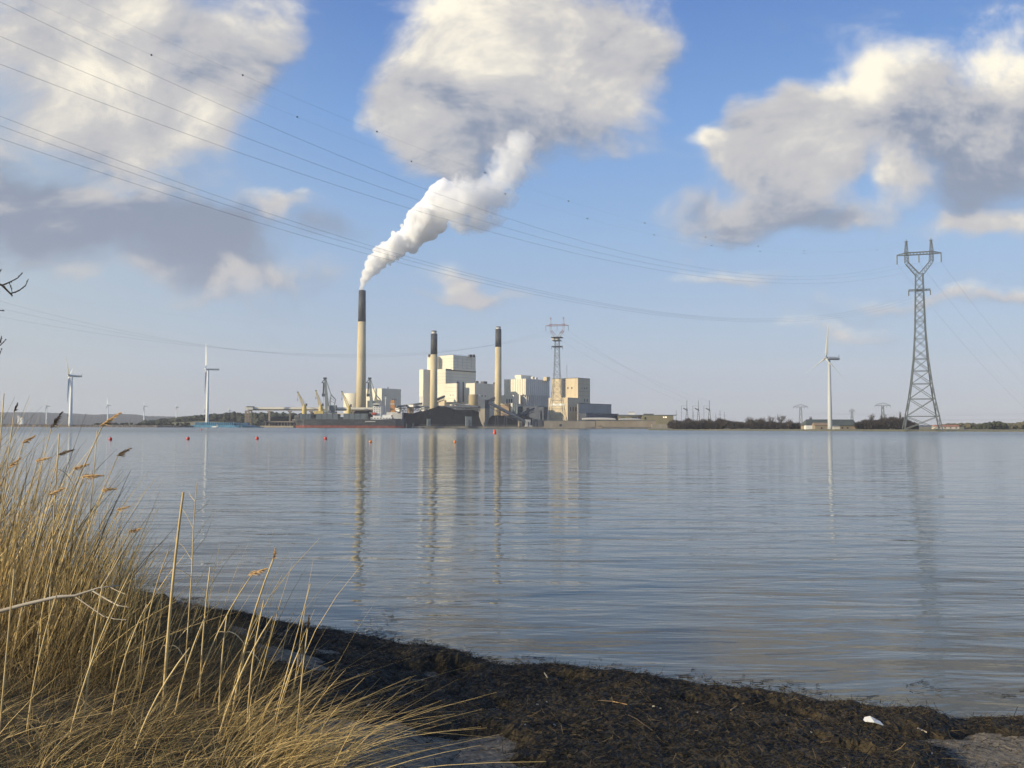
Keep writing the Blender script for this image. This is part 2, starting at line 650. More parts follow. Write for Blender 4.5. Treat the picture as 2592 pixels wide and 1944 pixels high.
def boxblur(a, k):
    for ax in (0, 1):
        p = np.pad(a, [(k, k) if j == ax else (0, 0) for j in (0, 1)], mode='edge')
        c = np.cumsum(p, ax)
        c = np.insert(c, 0, 0, ax)
        n = a.shape[ax]
        sl = lambda s_: tuple(slice(s_, s_ + n) if j == ax else slice(None) for j in (0, 1))
        a = (c[sl(2 * k + 1)] - c[sl(0)]) / (2 * k + 1)
    return a


M_sand = mat('damp_sand', (.29, .24, .17), .9, .2, 22, col2=(.10, .082, .058), bump=.04, detail=10)
M_wrack = mat('rotting_seaweed', (.066, .048, .022), .68, .3, 5, col2=(.010, .0085, .0055), bump=.03, detail=9, spec=.28)
M_strand = mat('seaweed_strand', (.28, .20, .10), .7, .2, attr=True, col2=(.015, .012, .008))

X, Y, q, _ = grid(-16, 14, -6, 20, .05)
Z = ground_h(X, Y) + (fbm_np(X, Y, 5, 4, 91) - .5) * .05 * sst(np.interp(X, _sx, _sy) - Y, 0, .5)
beach = np_mesh('beach', np.stack([X.ravel(), Y.ravel(), Z.ravel()], -1), q, M_sand, True)
tag(beach, kind='structure')


def wrack_t(X, Y):
    Z = ground_h(X, Y)
    px, py = proj(X, Y, Z)
    m = inpoly(px, py, _wrack_poly).astype(float)
    m = m - 1.0 * np.exp(-((px - 720) / 140) ** 2 - ((py - 1672) / 30) ** 2) - .9 * np.exp(-((px - 600) / 110) ** 2 - ((py - 1615) / 26) ** 2) - .5 * np.exp(-((px - 1080) / 150) ** 2 - ((py - 1935) / 50) ** 2) - .45 * np.exp(-((px - 1330) / 140) ** 2 - ((py - 1760) / 22) ** 2)
    if m.ndim == 2: m = boxblur(boxblur(m, 9), 9)
    s = np.interp(X, _sx, _sy) - Y
    edge = sst(s, -.12 + .0, .18) * sst(fbm_np(X, Y, 1.1, 4, 40) + sst(s, .0, .5) * .6, .30, .62)
    t = sst(m + (fbm_np(X, Y, 2.6, 6, 11) - .5) * 2.0, .30, .95) * edge
    ridge = np.exp(-((s - .45) / .38) ** 2)
    hgt = .035 + .07 * fbm_np(X, Y, 1.2, 3, 21) +   .045 * ridge * (.15 + 1.6 * sst(fbm_np(X, Y, 1.1, 3, 51), .42, .72)) + .045 * (fbm_np(X, Y, 7, 4, 31) - .35)
    hgt = hgt * (1 - .75 * sst(px, 2300, 2460)) * (.45 + .55 * sst(px, 700, 1150))
    return Z, t * hgt, t


X, Y, q, idx = grid(-5.5, 6.5, 3.2, 12.2, .022)
Z, T_, tm = wrack_t(X, Y)
rough = (rng.random(X.shape) - .5) * .018 * tm
ZZ = Z - .02 + T_ + rough + .018 * tm
keepv = (T_ > .006)
kq = keepv.ravel()[q].any(1)
wr = np_mesh('seaweed', np.stack([X.ravel(), Y.ravel(), ZZ.ravel()], -1), q[kq], M_wrack, False)
tag(wr, 'dark bank of rotting seaweed washed up along the beach', 'seaweed', kind='stuff')
WX, WY, WZ, WT = X, Y, ZZ, T_
SAND_OK = (T_ < .012) & (np.interp(X, _sx, _sy) - Y > .1)
WZ = np.where(T_ > .006, WZ, Z)


def ribbons(name, P, dirs, lens, wid, curve, m, tone, nseg=3, up=None, taper=True, sag=None):
    """many thin strips: P roots (n,3), unit dirs, lengths, widths; curve (n,3) bends the far end"""
    n = len(P)
    t = np.linspace(0, 1, nseg + 1)
    C = P[:, None, :] + dirs[:, None, :] * (lens[:, None] * t[None, :])[..., None] + curve[:, None, :] * (t ** 2)[None, :, None]
    side = rng.normal(size=(n, 3))
    side -= dirs * (side * dirs).sum(1, keepdims=True)
    side /= np.linalg.norm(side, axis=1, keepdims=True) + 1e-9
    w = wid[:, None] * ((1 - .8 * t ** 1.5) if taper else np.ones_like(t))[None, :] * .5
    A = C + side[:, None, :] * w[..., None]
    B = C - side[:, None, :] * w[..., None]
    V = np.stack([A, B], 2).reshape(-1, 3)
    base = (np.arange(n) * (nseg + 1) * 2)[:, None] + (np.arange(nseg) * 2)[None, :]
    Q = np.stack([base, base + 1, base + 3, base + 2], -1).reshape(-1, 4)
    tn = np.repeat(tone, (nseg + 1) * 2)
    return np_mesh(name, V, Q, m, False, tn)


def seaweed_strands():
    ii = np.argwhere((WT > .012) & (WY < 10.5))
    pick = ii[rng.integers(0, len(ii), 42000)]
    x = WX[pick[:, 0], pick[:, 1]]; y = WY[pick[:, 0], pick[:, 1]]; z = WZ[pick[:, 0], pick[:, 1]]
    jj = np.argwhere(SAND_OK & (WY < 8.5))
    pk = jj[rng.integers(0, len(jj), 20000)]
    pk = pk[fbm_np(WX[pk[:, 0], pk[:, 1]], WY[pk[:, 0], pk[:, 1]], 3.0, 3, 77) > .42]
    x = np.concatenate([x, WX[pk[:, 0], pk[:, 1]]]); y = np.concatenate([y, WY[pk[:, 0], pk[:, 1]]]); z = np.concatenate([z, WZ[pk[:, 0], pk[:, 1]]])
    n = len(x)
    a = rng.random(n) * 2 * np.pi
    el = rng.normal(.05, .20, n)
    d = np.stack([np.cos(a) * np.cos(el), np.sin(a) * np.cos(el), np.sin(el)], -1)
    ln = rng.uniform(.02, .09, n)
    cv = rng.normal(size=(n, 3)) * (ln * .35)[:, None]
    cv[:, 2] -= ln * .15
    tone = np.clip(rng.random(n) ** 5 * .36 + (rng.random(n) < .008) * .6, 0, 1)
    o = ribbons('seaweed_strands', np.stack([x, y, z + .004], -1), d, ln, rng.uniform(.0015, .0045, n), cv, M_strand, tone, 3, taper=False)
    o.parent = wr
    o['kind'] = 'stuff'
    # loose weed floating in the shallows
    n = 5200
    x = rng.uniform(-5, 6, n); s_ = rng.uniform(.0, 1.0, n) ** 1.8 * 1.6
    y = np.interp(x, _sx, _sy) + s_ - .05
    k = fbm_np(x, y, 1.4, 4, 83) > .50 + .16 * s_
    x, y = x[k], y[k]; n = len(x)
    a = rng.random(n) * 2 * np.pi
    d = np.stack([np.cos(a), np.sin(a) * .7, np.zeros(n)], -1)
    ln = rng.uniform(.03, .12, n)
    cv = rng.normal(size=(n, 3)) * (ln * .3)[:, None]; cv[:, 2] = 0
    o = ribbons('floating_weed', np.stack([x, y, np.full(n, .006)], -1), d, ln, rng.uniform(.002, .006, n), cv, M_strand, np.clip(rng.random(n) ** 5 * .3, 0, 1), 3, taper=False)
    o.parent = wr; o['kind'] = 'stuff'
    # bits of broken shell
    ii = np.argwhere((WT > .012) & (WY < 8.0))
    pk = ii[rng.integers(0, len(ii), 46)]
    x, y, z = WX[pk[:, 0], pk[:, 1]], WY[pk[:, 0], pk[:, 1]], WZ[pk[:, 0], pk[:, 1]]
    n = len(x)
    a = rng.random(n) * 2 * np.pi
    d = np.stack([np.cos(a), np.sin(a), rng.normal(.2, .3, n)], -1)
    d /= np.linalg.norm(d, axis=1, keepdims=True)
    o = ribbons('shell_fragments', np.stack([x, y, z + .008], -1), d, rng.uniform(.008, .02, n), rng.uniform(.007, .016, n), np.zeros((n, 3)), mat('shell', (.36, .34, .30), .5, .1, 20), rng.random(n), 1, taper=False)
    o.parent = wr; o['kind'] = 'stuff'


seaweed_strands()

# water: one sheet out to the far shores
wm = MB()
wm.quad((-4200, -20, 0), (4200, -20, 0), (4200, 3000, 0), (-4200, 3000, 0))
tag(wm.build('water', water_mat()), kind='structure')

# ------------------------------------------------------------------ reeds and dry grass on the bank
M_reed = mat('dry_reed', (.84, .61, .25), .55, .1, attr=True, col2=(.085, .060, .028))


def add_translucency(m, f):
    N, L = m.node_tree.nodes, m.node_tree.links
    b = N['Principled BSDF']
    t = N.new('ShaderNodeBsdfTranslucent')
    L.new(b.inputs['Base Color'].links[0].from_socket, t.inputs['Color'])
    x = N.new('ShaderNodeMixShader'); x.inputs[0].default_value = f
    L.new(b.outputs[0], x.inputs[1]); L.new(t.outputs[0], x.inputs[2])
    L.new(x.outputs[0], N['Material Output'].inputs['Surface'])


add_translucency(M_reed, .32)
M_green = mat('green_grass', (.17, .22, .055), .6, .1, attr=True, col2=(.045, .065, .018))
M_stalk = mat('reed_stalk', (.80, .62, .30), .55, .15, 6, col2=(.46, .31, .13))
M_plume = mat('reed_plume', (.62, .42, .20), .8, .2, 12, col2=(.34, .20, .09))
M_plumed = mat('dark_reed_plume', (.15, .11, .07), .8, .2, 12, col2=(.07, .05, .035))
M_deadwood = mat('dead_branch', (.55, .48, .36), .7, .15, 5, col2=(.34, .27, .18))
M_soil = mat('thatch', (.10, .075, .035), .95, .2, 10, col2=(.02, .017, .01), bump=.04, detail=8)


def roots(n, pxa, pxb, Ya, Yb):
    Yv = rng.uniform(Ya, Yb, n)
    pxv = rng.uniform(pxa, pxb, n)
    x = (pxv - 1296) / F * Yv
    z = ground_h(x, Yv)
    return x, Yv, z, pxv


def stand(name, label, n, pxa, pxb, Ya, Yb, hfun, lean, leansd, wid, curve, tone, keep=None, nseg=4):
    x, y, z, px = roots(n, pxa, pxb, Ya, Yb)
    if keep is not None:
        k = keep(px, y, x)
        x, y, z, px = x[k], y[k], z[k], px[k]
    n = len(x)
    d = np.stack([rng.normal(lean, leansd, n), rng.normal(0, leansd, n), np.ones(n)], -1)
    d /= np.linalg.norm(d, axis=1, keepdims=True)
    ln = hfun(px, y)
    cv = np.stack([np.abs(rng.normal(curve, curve, n)) * ln, rng.normal(0, curve * .5, n) * ln, -np.abs(rng.normal(0, curve * .7, n)) * ln], -1)
    w = rng.uniform(wid[0], wid[1], n)
    tn = np.clip(rng.normal(tone[0], tone[1], n), 0, 1)
    o = ribbons(name, np.stack([x, y, z - .02], -1), d, ln, w, cv, M_reed, tn, nseg)
    tag(o, label, 'reeds', kind='stuff')
    return o


# tall reed stand at the left, tallest at its far left side
def h_tall(px, y):
    return np.interp(px, [-400, 0, 120, 240, 340], [1.95, 1.62, 1.45, 1.15, .75]) * rng.uniform(.45, 1.1, len(px))


# thatch: dead matted litter under the reeds
X, Y, q, _ = grid(-8, 0.2, 2.6, 11.5, .05)
Zg = ground_h(X, Y)
px_, py_ = proj(X, Y, Zg)
lim = np.interp(py_, [1380, 1480, 1560, 1640, 1760, 1850, 1944, 2100], [330, 380, 500, 640, 700, 760, 800, 840])
mk = boxblur((px_ < lim).astype(float), 3)
mk = sst(mk + (fbm_np(X, Y, 2.5, 4, 61) - .5) * .8, .35, .7)
th = np_mesh('thatch', np.stack([X.ravel(), Y.ravel(), (Zg - .03 + mk * (.05 + .06 * fbm_np(X, Y, 6, 4, 71))).ravel()], -1), q[(mk > .05).ravel()[q].any(1)], M_soil, False)
tag(th, 'dark matted thatch of dead stems under the reeds', 'thatch', kind='stuff')

stand('reeds', 'dense stand of tall straw-coloured reeds filling the bank', 1600, -420, 335, 5.4, 9.6, h_tall, .12, .17, (.0045, .0115), .10, (.52, .38))
stand('bent_reeds', 'crossing bent and broken reed stems tangled through the dense stand', 420, -350, 345, 5.2, 9.2,
      lambda px, y: rng.uniform(.35, 1.15, len(px)), .10, .55, (.0035, .0085), .22, (.42, .34), nseg=6)
stand('reed_undergrowth', 'brown tangle of thin stems low among the tall reeds', 3000, -300, 360, 4.6, 9.8,
      lambda px, y: np.interp(px, [-300, 100, 260, 360], [1.15, .95, .75, .40]) * rng.uniform(.3, 1.0, len(px)), .12, .34, (.0022, .0048), .25, (.16, .18))
stand('sparse_reeds', 'scattered thin reed stems standing before the dark hollow', 110, 60, 780, 4.4, 7.8,
      lambda px, y: rng.uniform(.4, 1.05, len(px)), .16, .14, (.0045, .0085), .12, (.72, .18))
stand('hollow_grass', 'fine grass matted in the hollow behind the tussocks, shade painted in', 7000, 120, 760, 4.9, 8.8,
      lambda px, y: rng.uniform(.10, .36, len(px)), .10, .45, (.002, .0045), .35, (.10, .09),  # low tone: the hollow's shade is put into the grass colour
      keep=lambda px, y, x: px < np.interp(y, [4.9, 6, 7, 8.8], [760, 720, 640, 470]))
stand('tussock_grass', 'golden dry tussock grass lit along the near edge of the bank', 3900, -60, 840, 3.35, 4.75,
      lambda px, y: rng.uniform(.05, .34, len(px)) * (.35 + 1.1 * sst(fbm_np(px, y * 200, .012, 3, 9), .35, .7)) * np.interp(y, [3.4, 4.2, 4.75], [1.2, 1.0, .7]), .13, .58, (.0020, .0052), .50, (.42, .34),
      keep=lambda px, y, x: px < np.interp(y, [3.35, 3.9, 4.75], [860, 830, 700]))
stand('broken_grass', 'broken and bent-over grey-brown stems tangled in the tussocks', 1500, -60, 800, 3.4, 5.4,
      lambda px, y: rng.uniform(.08, .5, len(px)), -.15, .9, (.0020, .0050), .3, (.22, .2),
      keep=lambda px, y, x: px < np.interp(y, [3.35, 3.9, 5.4], [860, 800, 640]))
stand('arching_grass', 'long straw blades arching out over the sand', 420, 560, 850, 3.9, 4.7,
      lambda px, y: rng.uniform(.22, .58, len(px)), .42, .28, (.003, .006), .50, (.75, .2), nseg=7)


_mr = M_reed
M_reed = M_green
stand('green_grass', 'sparse fresh green blades low among the dry tussocks', 900, -60, 740, 3.5, 4.9,
      lambda px, y: rng.uniform(.05, .2, len(px)), .15, .5, (.002, .0042), .5, (.45, .3),
      keep=lambda px, y, x: fbm_np(px, y * 200, .008, 3, 29) > .5)
M_reed = _mr


def ground_pt(px, Yv):
    x = (px - 1296) / F * Yv
    return np.array([x, Yv, float(ground_h(x, Yv)) - .02])


def bent(a, b, sag, n=8):
    a, b = np.array(a), np.array(b)
    t = np.linspace(0, 1, n)[:, None]
    up = np.array([0, 0, 1.0])
    return a + (b - a) * t + (np.array([-1.0, 0, .35]) * sag) * (t * (1 - t) * 4)


def plume(parent, tip, d, length, m, n=60, w=.0042, droop=.4):
    """feathery panicle: spikelets hanging to one side along the end of the stem"""
    mb = MB()
    d = np.array(d) / np.linalg.norm(d)
    tip = np.array(tip)
    for i in range(int(n * 1.7)):
        t = (i / (n * 1.7)) ** .9
        base = tip - d * length * (1 - t) * .95
        ln = length * (.46 - .30 * t) * random.uniform(.5, 1.15)
        sp_ = .95 - .55 * t
        dd = d * random.uniform(.55, 1.0) + np.array([random.uniform(-.25, .6) * sp_, random.uniform(-.6, .6) * sp_, random.uniform(-droop - .25, .45) * sp_])
        dd /= np.linalg.norm(dd)
        e = base + dd * ln + np.array([0, 0, -ln * .12])
        mid = base + dd * ln * .5 + np.array([0, 0, ln * .05])
        mb.tube([base, mid, e], [w * .25, w * .55, w * .14], 3, False)
    return mb.build('plume', m, parent)


def reed(label, bpx, bY, tpx, tpy, tY=None, sag=.03, r=.0045, pl=None, pllen=.22, leaves=(), m=M_stalk, droop=.4, group=None, pldir=None):
    a = ground_pt(bpx, bY)
    b = at(tpx, tpy, tY or bY)
    root = thing('reed', label, 'reed', a, group)
    pts = bent(a, b, sag)
    mb = MB().tube(pts, np.linspace(r * 1.15, r * .75, len(pts)), 6)
    mb.build('stem', m, root, True)
    if pl is not None:
        d = pts[-1] - pts[-2]
        d = d / np.linalg.norm(d) if pldir is None else np.array(pldir)
        plume(root, b + d * pllen * .8, d, pllen, pl, droop=droop)
    for (t, lx, lz, ll) in leaves:
        k = min(int(t * (len(pts) - 1)), len(pts) - 2)
        p0 = pts[k]
        lf = MB()
        P_ = [p0 + np.array([lx * u * ll, .05 * u * ll, lz * ll * u - .9 * ll * u * u]) for u in np.linspace(0, 1, 7)]
        for i in range(6):
            wa, wb = .006 * (1 - i / 6.3) + .001, .006 * (1 - (i + 1) / 6.3) + .001
            s = np.array([.25, .97, 0])
            q_ = np.array([0, 0, .0012])
            lf.add([P_[i] - s * wa, P_[i] + s * wa, P_[i + 1] + s * wb, P_[i + 1] - s * wb, P_[i] - s * wa - q_, P_[i] + s * wa - q_, P_[i + 1] + s * wb - q_, P_[i + 1] - s * wb - q_],
                   [(0, 1, 2, 3), (7, 6, 5, 4), (0, 4, 5, 1), (3, 2, 6, 7), (0, 3, 7, 4), (1, 5, 6, 2)])
        lf.build('leaf', M_stalk, root)
    return root


reed('tallest plumed reed, its golden plume rising over the far shore', 20, 5.6, 262, 1072, sag=.02, r=.0048, pl=M_plume, pllen=.155, droop=.15, pldir=(.80, 0, .52), leaves=((.62, -.5, .1, .16),))
reed('reed with a drooping brown plume beside the left white turbine', 60, 6.0, 132, 1078, sag=.05, r=.0038, pl=M_plumed, pllen=.13, pldir=(.55, 0, .83))
reed('thin reed with a small dark plume bent over the open water', 150, 5.5, 300, 1150, sag=.05, r=.0032, pl=M_plumed, pllen=.10, pldir=(.88, 0, .45))
reed('reed whose orange plume lies level just above the stand', 100, 5.3, 212, 1207, sag=.05, r=.004, pl=M_plume, pllen=.13, droop=.12, pldir=(.99, 0, .08))
reed('reed with a flattened grey plume pointing over the buoys', 40, 5.4, 150, 1150, sag=.02, r=.0036, pl=M_plumed, pllen=.11, droop=.1, pldir=(.92, 0, .30))
reed('leafless reed cut square at its tip near the tallest plume', 140, 5.4, 150, 1098, sag=.01, r=.0045, leaves=((.97, .95, .0, .11),))
reed('bare upright reed without a plume at the edge of the frame', -10, 5.4, 10, 996, sag=.01, r=.005)
reed('slender dark reed leaning beside the upright bare one', -20, 5.3, 36, 1040, sag=.01, r=.0038, pl=M_plumed, pllen=.06, pldir=(.35, 0, .93))
reed('reed curving upward with a forked tip above the stand', 190, 5.8, 246, 1090, sag=-.02, r=.0036)
reed('thick pale broken-off reed stem standing alone before the water', 430, 4.9, 464, 1246, sag=.012, r=.0085, leaves=((.35, .55, .6, .16), (.42, -.35, .8, .10)))
reed('thin dry reed beside the thick broken one, with a curled leaf', 372, 5.1, 426, 1395, sag=.04, r=.0038, leaves=((.92, 1.0, .45, .24),))
reed('pale reed ending in a frayed tip left of the nodding plume', 520, 5.0, 532, 1435, sag=.01, r=.0045)
reed('tall reed with a short tan spike at the edge of the hollow', 600, 4.8, 692, 1415, sag=.03, r=.0055, pl=M_plume, pllen=.07, pldir=(.15, 0, .98), leaves=((.5, .7, .4, .14),))
reed('nodding reed whose plume hangs toward the tall spiked reed', 500, 5.0, 640, 1452, sag=.04, r=.0038, pl=M_plume, pllen=.11, droop=.3, pldir=(.80, 0, .30))
reed('short reed with two split white leaves in front of the sand', 570, 4.7, 574, 1560, sag=.01, r=.0045, leaves=((.93, -.9, .35, .10), (.9, .9, .3, .12)))
reed('straight thin reed leaning out toward the sand patch', 690, 4.6, 786, 1478, sag=.0, r=.003)
reed('reed with a narrow brown catkin-like head above the tussock', 758, 4.4, 779, 1590, sag=.005, r=.0035, pl=M_plumed, pllen=.07, droop=.05, pldir=(.06, 0, 1))
for i, (bp_, by_, tx_, ty_, sg) in enumerate([(455, 4.6, 520, 1560, .02), (640, 4.5, 668, 1520, .02), (700, 4.5, 760, 1640, .02), (230, 4.3, 260, 1480, .01), (90, 4.2, 145, 1500, .02),
                                              (300, 4.5, 372, 1530, .03), (20, 4.0, 36, 1440, .0), (190, 4.1, 330, 1450, .03), (350, 4.0, 480, 1640, .03), (560, 4.3, 690, 1560, .03)]):
    reed('bare straw-coloured reed stem without plume, leaning among the dry grass', bp_, by_, tx_, ty_, sag=sg, r=.0042, group='bare reed stems leaning among the dry grass')


for bp_, by_, tx_, ty_, sg, ln_, m_, dx_, dz_ in [(-60, 5.6, 60, 1120, .03, .10, M_plume, .8, .5), (10, 5.7, 96, 1165, .03, .10, M_plume, .9, .2), (70, 5.9, 190, 1185, .04, .11, M_plume, .92, .3), (-20, 5.4, 26, 1180, .02, .10, M_plume, .7, .6),
                                                  (120, 5.9, 262, 1240, .04, .10, M_plume, .95, .1), (180, 6.0, 300, 1290, .03, .09, M_plume, .9, .3), (40, 5.2, 130, 1250, .02, .10, M_plume, .85, .4), (200, 5.6, 330, 1345, .03, .09, M_plume, .9, .25)]:
    reed('straw-coloured reed with a feathery tan plume rising from the dense stand', bp_, by_, tx_, ty_, sag=sg, r=.0042, pl=m_, pllen=ln_, droop=.3, pldir=(dx_, 0, dz_), group='plumed reeds of the dense stand')


def weed():
    a = ground_pt(480, 5.3)
    root = thing('dead_weed', 'leafless branching weed standing beside the thick broken reed', 'plant', a)
    main = [a, at(486, 1440, 5.3), at(490, 1330, 5.3), at(497, 1240, 5.3), at(499, 1215, 5.3)]
    MB().tube(main, [.004, .0035, .003, .002, .001], 5).build('stem', M_stalk, root)
    for (x0, y0, x1, y1, x2, y2) in [(489, 1370, 515, 1330, 540, 1295), (490, 1340, 470, 1300, 455, 1280), (493, 1300, 520, 1280, 548, 1240), (495, 1270, 482, 1255, 478, 1245), (496, 1265, 515, 1262, 524, 1255), (488, 1400, 520, 1360, 547, 1290), (487, 1420, 465, 1385, 440, 1360)]:
        MB().tube([at(x0, y0, 5.3), at(x1, y1, 5.33), at(x2, y2, 5.36)], [.0018, .0013, .0008], 4).build('twig', M_stalk, root)


weed()


def dead_branch():
    D = 4.3
    a = at(-60, 1560, D)
    root = thing('dead_branch', 'pale bleached branch lying forward across the reed stand', 'branch', a)
    pts = [at(*q_, D + .02 * i) for i, q_ in enumerate([(-60, 1560), (5, 1546), (60, 1531), (145, 1511), (190, 1508), (250, 1488), (305, 1482)])]
    MB().tube(pts, [.010, .0095, .009, .008, .0065, .004, .002], 7).build('limb', M_deadwood, root, True)
    MB().tube([at(235, 1496, D + .08), at(275, 1520, D + .05), at(300, 1533, D), at(325, 1537, D)], [.004, .0035, .003, .002], 6).build('twig', M_deadwood, root)
    MB().tube([at(190, 1510, D + .08), at(262, 1560, D + .02), at(290, 1567, D), at(320, 1569, D)], [.0028, .0025, .0022, .0015], 6).build('twig', M_deadwood, root)
    MB().tube([at(255, 1488, D + .08), at(285, 1442, D + .05), at(312, 1392, D)], [.004, .0035, .002], 6).build('twig', M_deadwood, root)
    MB().tube([at(280, 1487, D + .08), at(300, 1497, D + .05), at(318, 1504, D)], [.002, .0015, .001], 5).build('twig', M_deadwood, root)


dead_branch()


def edge_tree():
    D = 8.5
    base = ground_pt(-330, D)
    root = thing('bare_tree', 'leafless tree at the frame edge, dark budded twigs reaching in', 'tree', base)
    MB().tube([base, at(-320, 1200, D), at(-290, 800, D), at(-270, 450, D), at(-240, 200, D)], [.13, .11, .085, .05, .02], 10).build('trunk', M_bark, root, True)
    c = MB()

    def br(pts, r0, r1):
        P_ = [at(x, y, D) for x, y in pts]
        c.tube(P_, np.linspace(r0, r1, len(P_)), 6)
        for i in range(len(P_) - 1):
            for t in (.25, .6, .9):
                if random.random() < .8:
                    c.ball(P_[i] * (1 - t) + P_[i + 1] * t + np.array([random.uniform(-.006, .006), 0, random.uniform(-.006, .006)]), .0075, 6)
    br([(-280, 620), (-150, 680), (-40, 706), (5, 722)], .03, .010)
    br([(5, 722), (26, 743), (31, 748)], .010, .006)
    br([(5, 722), (22, 715), (45, 704), (57, 690)], .007, .003)
    br([(27, 743), (48, 736), (65, 722), (72, 706)], .007, .003)
    br([(23, 714), (28, 728), (31, 742)], .004, .003)
    br([(-40, 706), (-10, 700), (4, 681)], .006, .003)
    br([(-280, 760), (-140, 790), (-20, 784), (12, 787)], .02, .003)
    br([(-285, 840), (-150, 890), (-30, 880), (1, 866), (4, 850)], .025, .003)
    br([(-30, 880), (2, 873), (15, 859)], .006, .003)
    br([(-30, 895), (0, 896), (4, 882)], .006, .003)
    br([(-282, 700), (-200, 560), (-120, 420), (-60, 330)], .03, .004)
    br([(-275, 540), (-180, 420), (-110, 260)], .03, .004)
    br([(-285, 700), (-380, 560), (-470, 420)], .04, .005)
    br([(-200, 560), (-120, 560), (-50, 520)], .012, .003)
    br([(-300, 900), (-420, 800), (-520, 640)], .03, .005)
    c.build('crown', M_bark, root)


edge_tree()

# litter and driftwood on the wrack
def wz(x, y):
    i = int(np.clip((y - 3.2) / .022, 0, WX.shape[0] - 1)); j = int(np.clip((x + 5.5) / .022, 0, WX.shape[1] - 1))
    return float(max(WZ[i, j], ground_h(x, y)))


def on_ground(px, py):
    v = ray(px, py)
    t = EYE / -v[2] * .8
    for _ in range(30):
        p = np.array([0, 0, EYE]) + v * t
        t += (p[2] - wz(p[0], p[1])) / -v[2] * .8
    p = np.array([0, 0, EYE]) + v * t
    return np.array([p[0], p[1], wz(p[0], p[1])])


p0 = on_ground(2210, 1832)
pm = MB()
a_, b_, c_, d_, e_, f2 = [p0 + np.array(q_) for q_ in ((-.055, .045, .012), (.0, .05, .045), (.06, -.04, .01), (-.005, -.035, .03), (-.03, .075, .03), (.05, .0, .025))]
off = np.array([0, .002, -.004])
for tri in ((a_, b_, d_), (d_, b_, f2), (d_, f2, c_), (a_, e_, b_)):
    pm.add([*tri, *[q_ + off for q_ in tri]], [(0, 1, 2), (5, 4, 3), (0, 3, 4, 1), (1, 4, 5, 2), (2, 5, 3, 0)])
tag(pm.build('paper_scrap', mat('dirty_white_plastic', (.62, .62, .60), .6, .05, 8)), 'crumpled white plastic scrap lying on the seaweed', 'litter')
for lab, pts, r_, m_ in [('curved yellow reed stick lying on the seaweed', [(1515, 1778), (1550, 1778), (1588, 1788), (1615, 1785)], .0028, M_plume),
                         ('long thin brown twig on the seaweed behind the sand patch', [(1590, 1815), (1610, 1822), (1632, 1838), (1652, 1852)], .0026, M_plumed),
                         ('short white stick beside the far seaweed edge', [(1378, 1706), (1385, 1718)], .006, M_deadwood),
                         ('pale little stick by the sandy corner of the beach', [(2322, 1850), (2346, 1857)], .006, M_deadwood),
                         ('forked brown twig near the mound of seaweed by the water', [(1850, 1800), (1868, 1788), (1884, 1780)], .004, M_plume)]:
    P_ = [on_ground(*q_) + np.array([0, 0, .008]) for q_ in pts]
    tag(MB().tube(P_, r_, 6).build('driftwood_stick', m_), lab, 'stick')
#==SPLIT==
# ------------------------------------------------------------------ far shores
def strip(name, front, back, m, kind='structure', zf=-.6, depth=(0, 6, 40), label=None, cat=None, rough=.0, fine=14):
    """ground strip: front edge [(px, D)], crest heights [(px, h)] in metres, running back to a given distance"""
    pxs = np.linspace(front[0][0], front[-1][0], int(abs(front[-1][0] - front[0][0]) / fine) + 2)
    Df = np.interp(pxs, [a for a, _ in front], [b for _, b in front])
    H = np.interp(pxs, [a for a, _ in back[0]], [b for _, b in back[0]])
    rows = []
    for d, k in zip(depth, back[1]):
        D = Df + d
        x = (pxs - 1296) / F * D
        z = zf + (H - zf) * k + (rng.random(len(pxs)) - .5) * rough * (1 if 0 < k else 0)
        rows.append(np.stack([x, D, z], -1))
    V = np.array(rows)
    ny, nx = V.shape[:2]
    i = np.arange(nx * ny).reshape(ny, nx)
    qq = np.stack([i[:-1, :-1], i[:-1, 1:], i[1:, 1:], i[1:, :-1]], -1).reshape(-1, 4)
    o = np_mesh(name, V.reshape(-1, 3), qq, m, False)
    tag(o, label, cat, kind=kind)
    return o


# left shore: low stony bank, flat land behind
strip('left_shore', [(-900, 985), (400, 1010), (468, 1050), (500, 1128), (660, 1186)], ([(-900, 3.2), (200, 3.0), (420, 2.4), (660, 2.2)], (0, .45, .8, 1, .98)), M_rock, depth=(0, 2.5, 7, 16, 420), rough=.9, fine=3)
strip('left_land', [(-900, 1405), (640, 1590)], ([(-900, 2.0), (640, 2.0)], (.4, 1, 1)), M_field, depth=(0, 10, 2600))
# power station ground and quay
strip('quay', [(640, 1178), (1020, 1176), (1665, 1150)], ([(640, 2.4), (1015, 2.4), (1030, 2.6), (1665, 2.4)], (0, 1, 1, 1)), M_asph, depth=(0, .3, 30, 600), fine=40)
strip('right_shore', [(1640, 640), (1780, 622), (2050, 600), (2420, 588), (2900, 560), (3400, 540)], ([(1640, .7), (1950, 1.0), (2250, 1.3), (2450, 1.2), (3400, 1.0)], (0, .6, .9, 1, 1.1)), M_field, depth=(0, 3, 8, 26, 1400), rough=.25, fine=5)
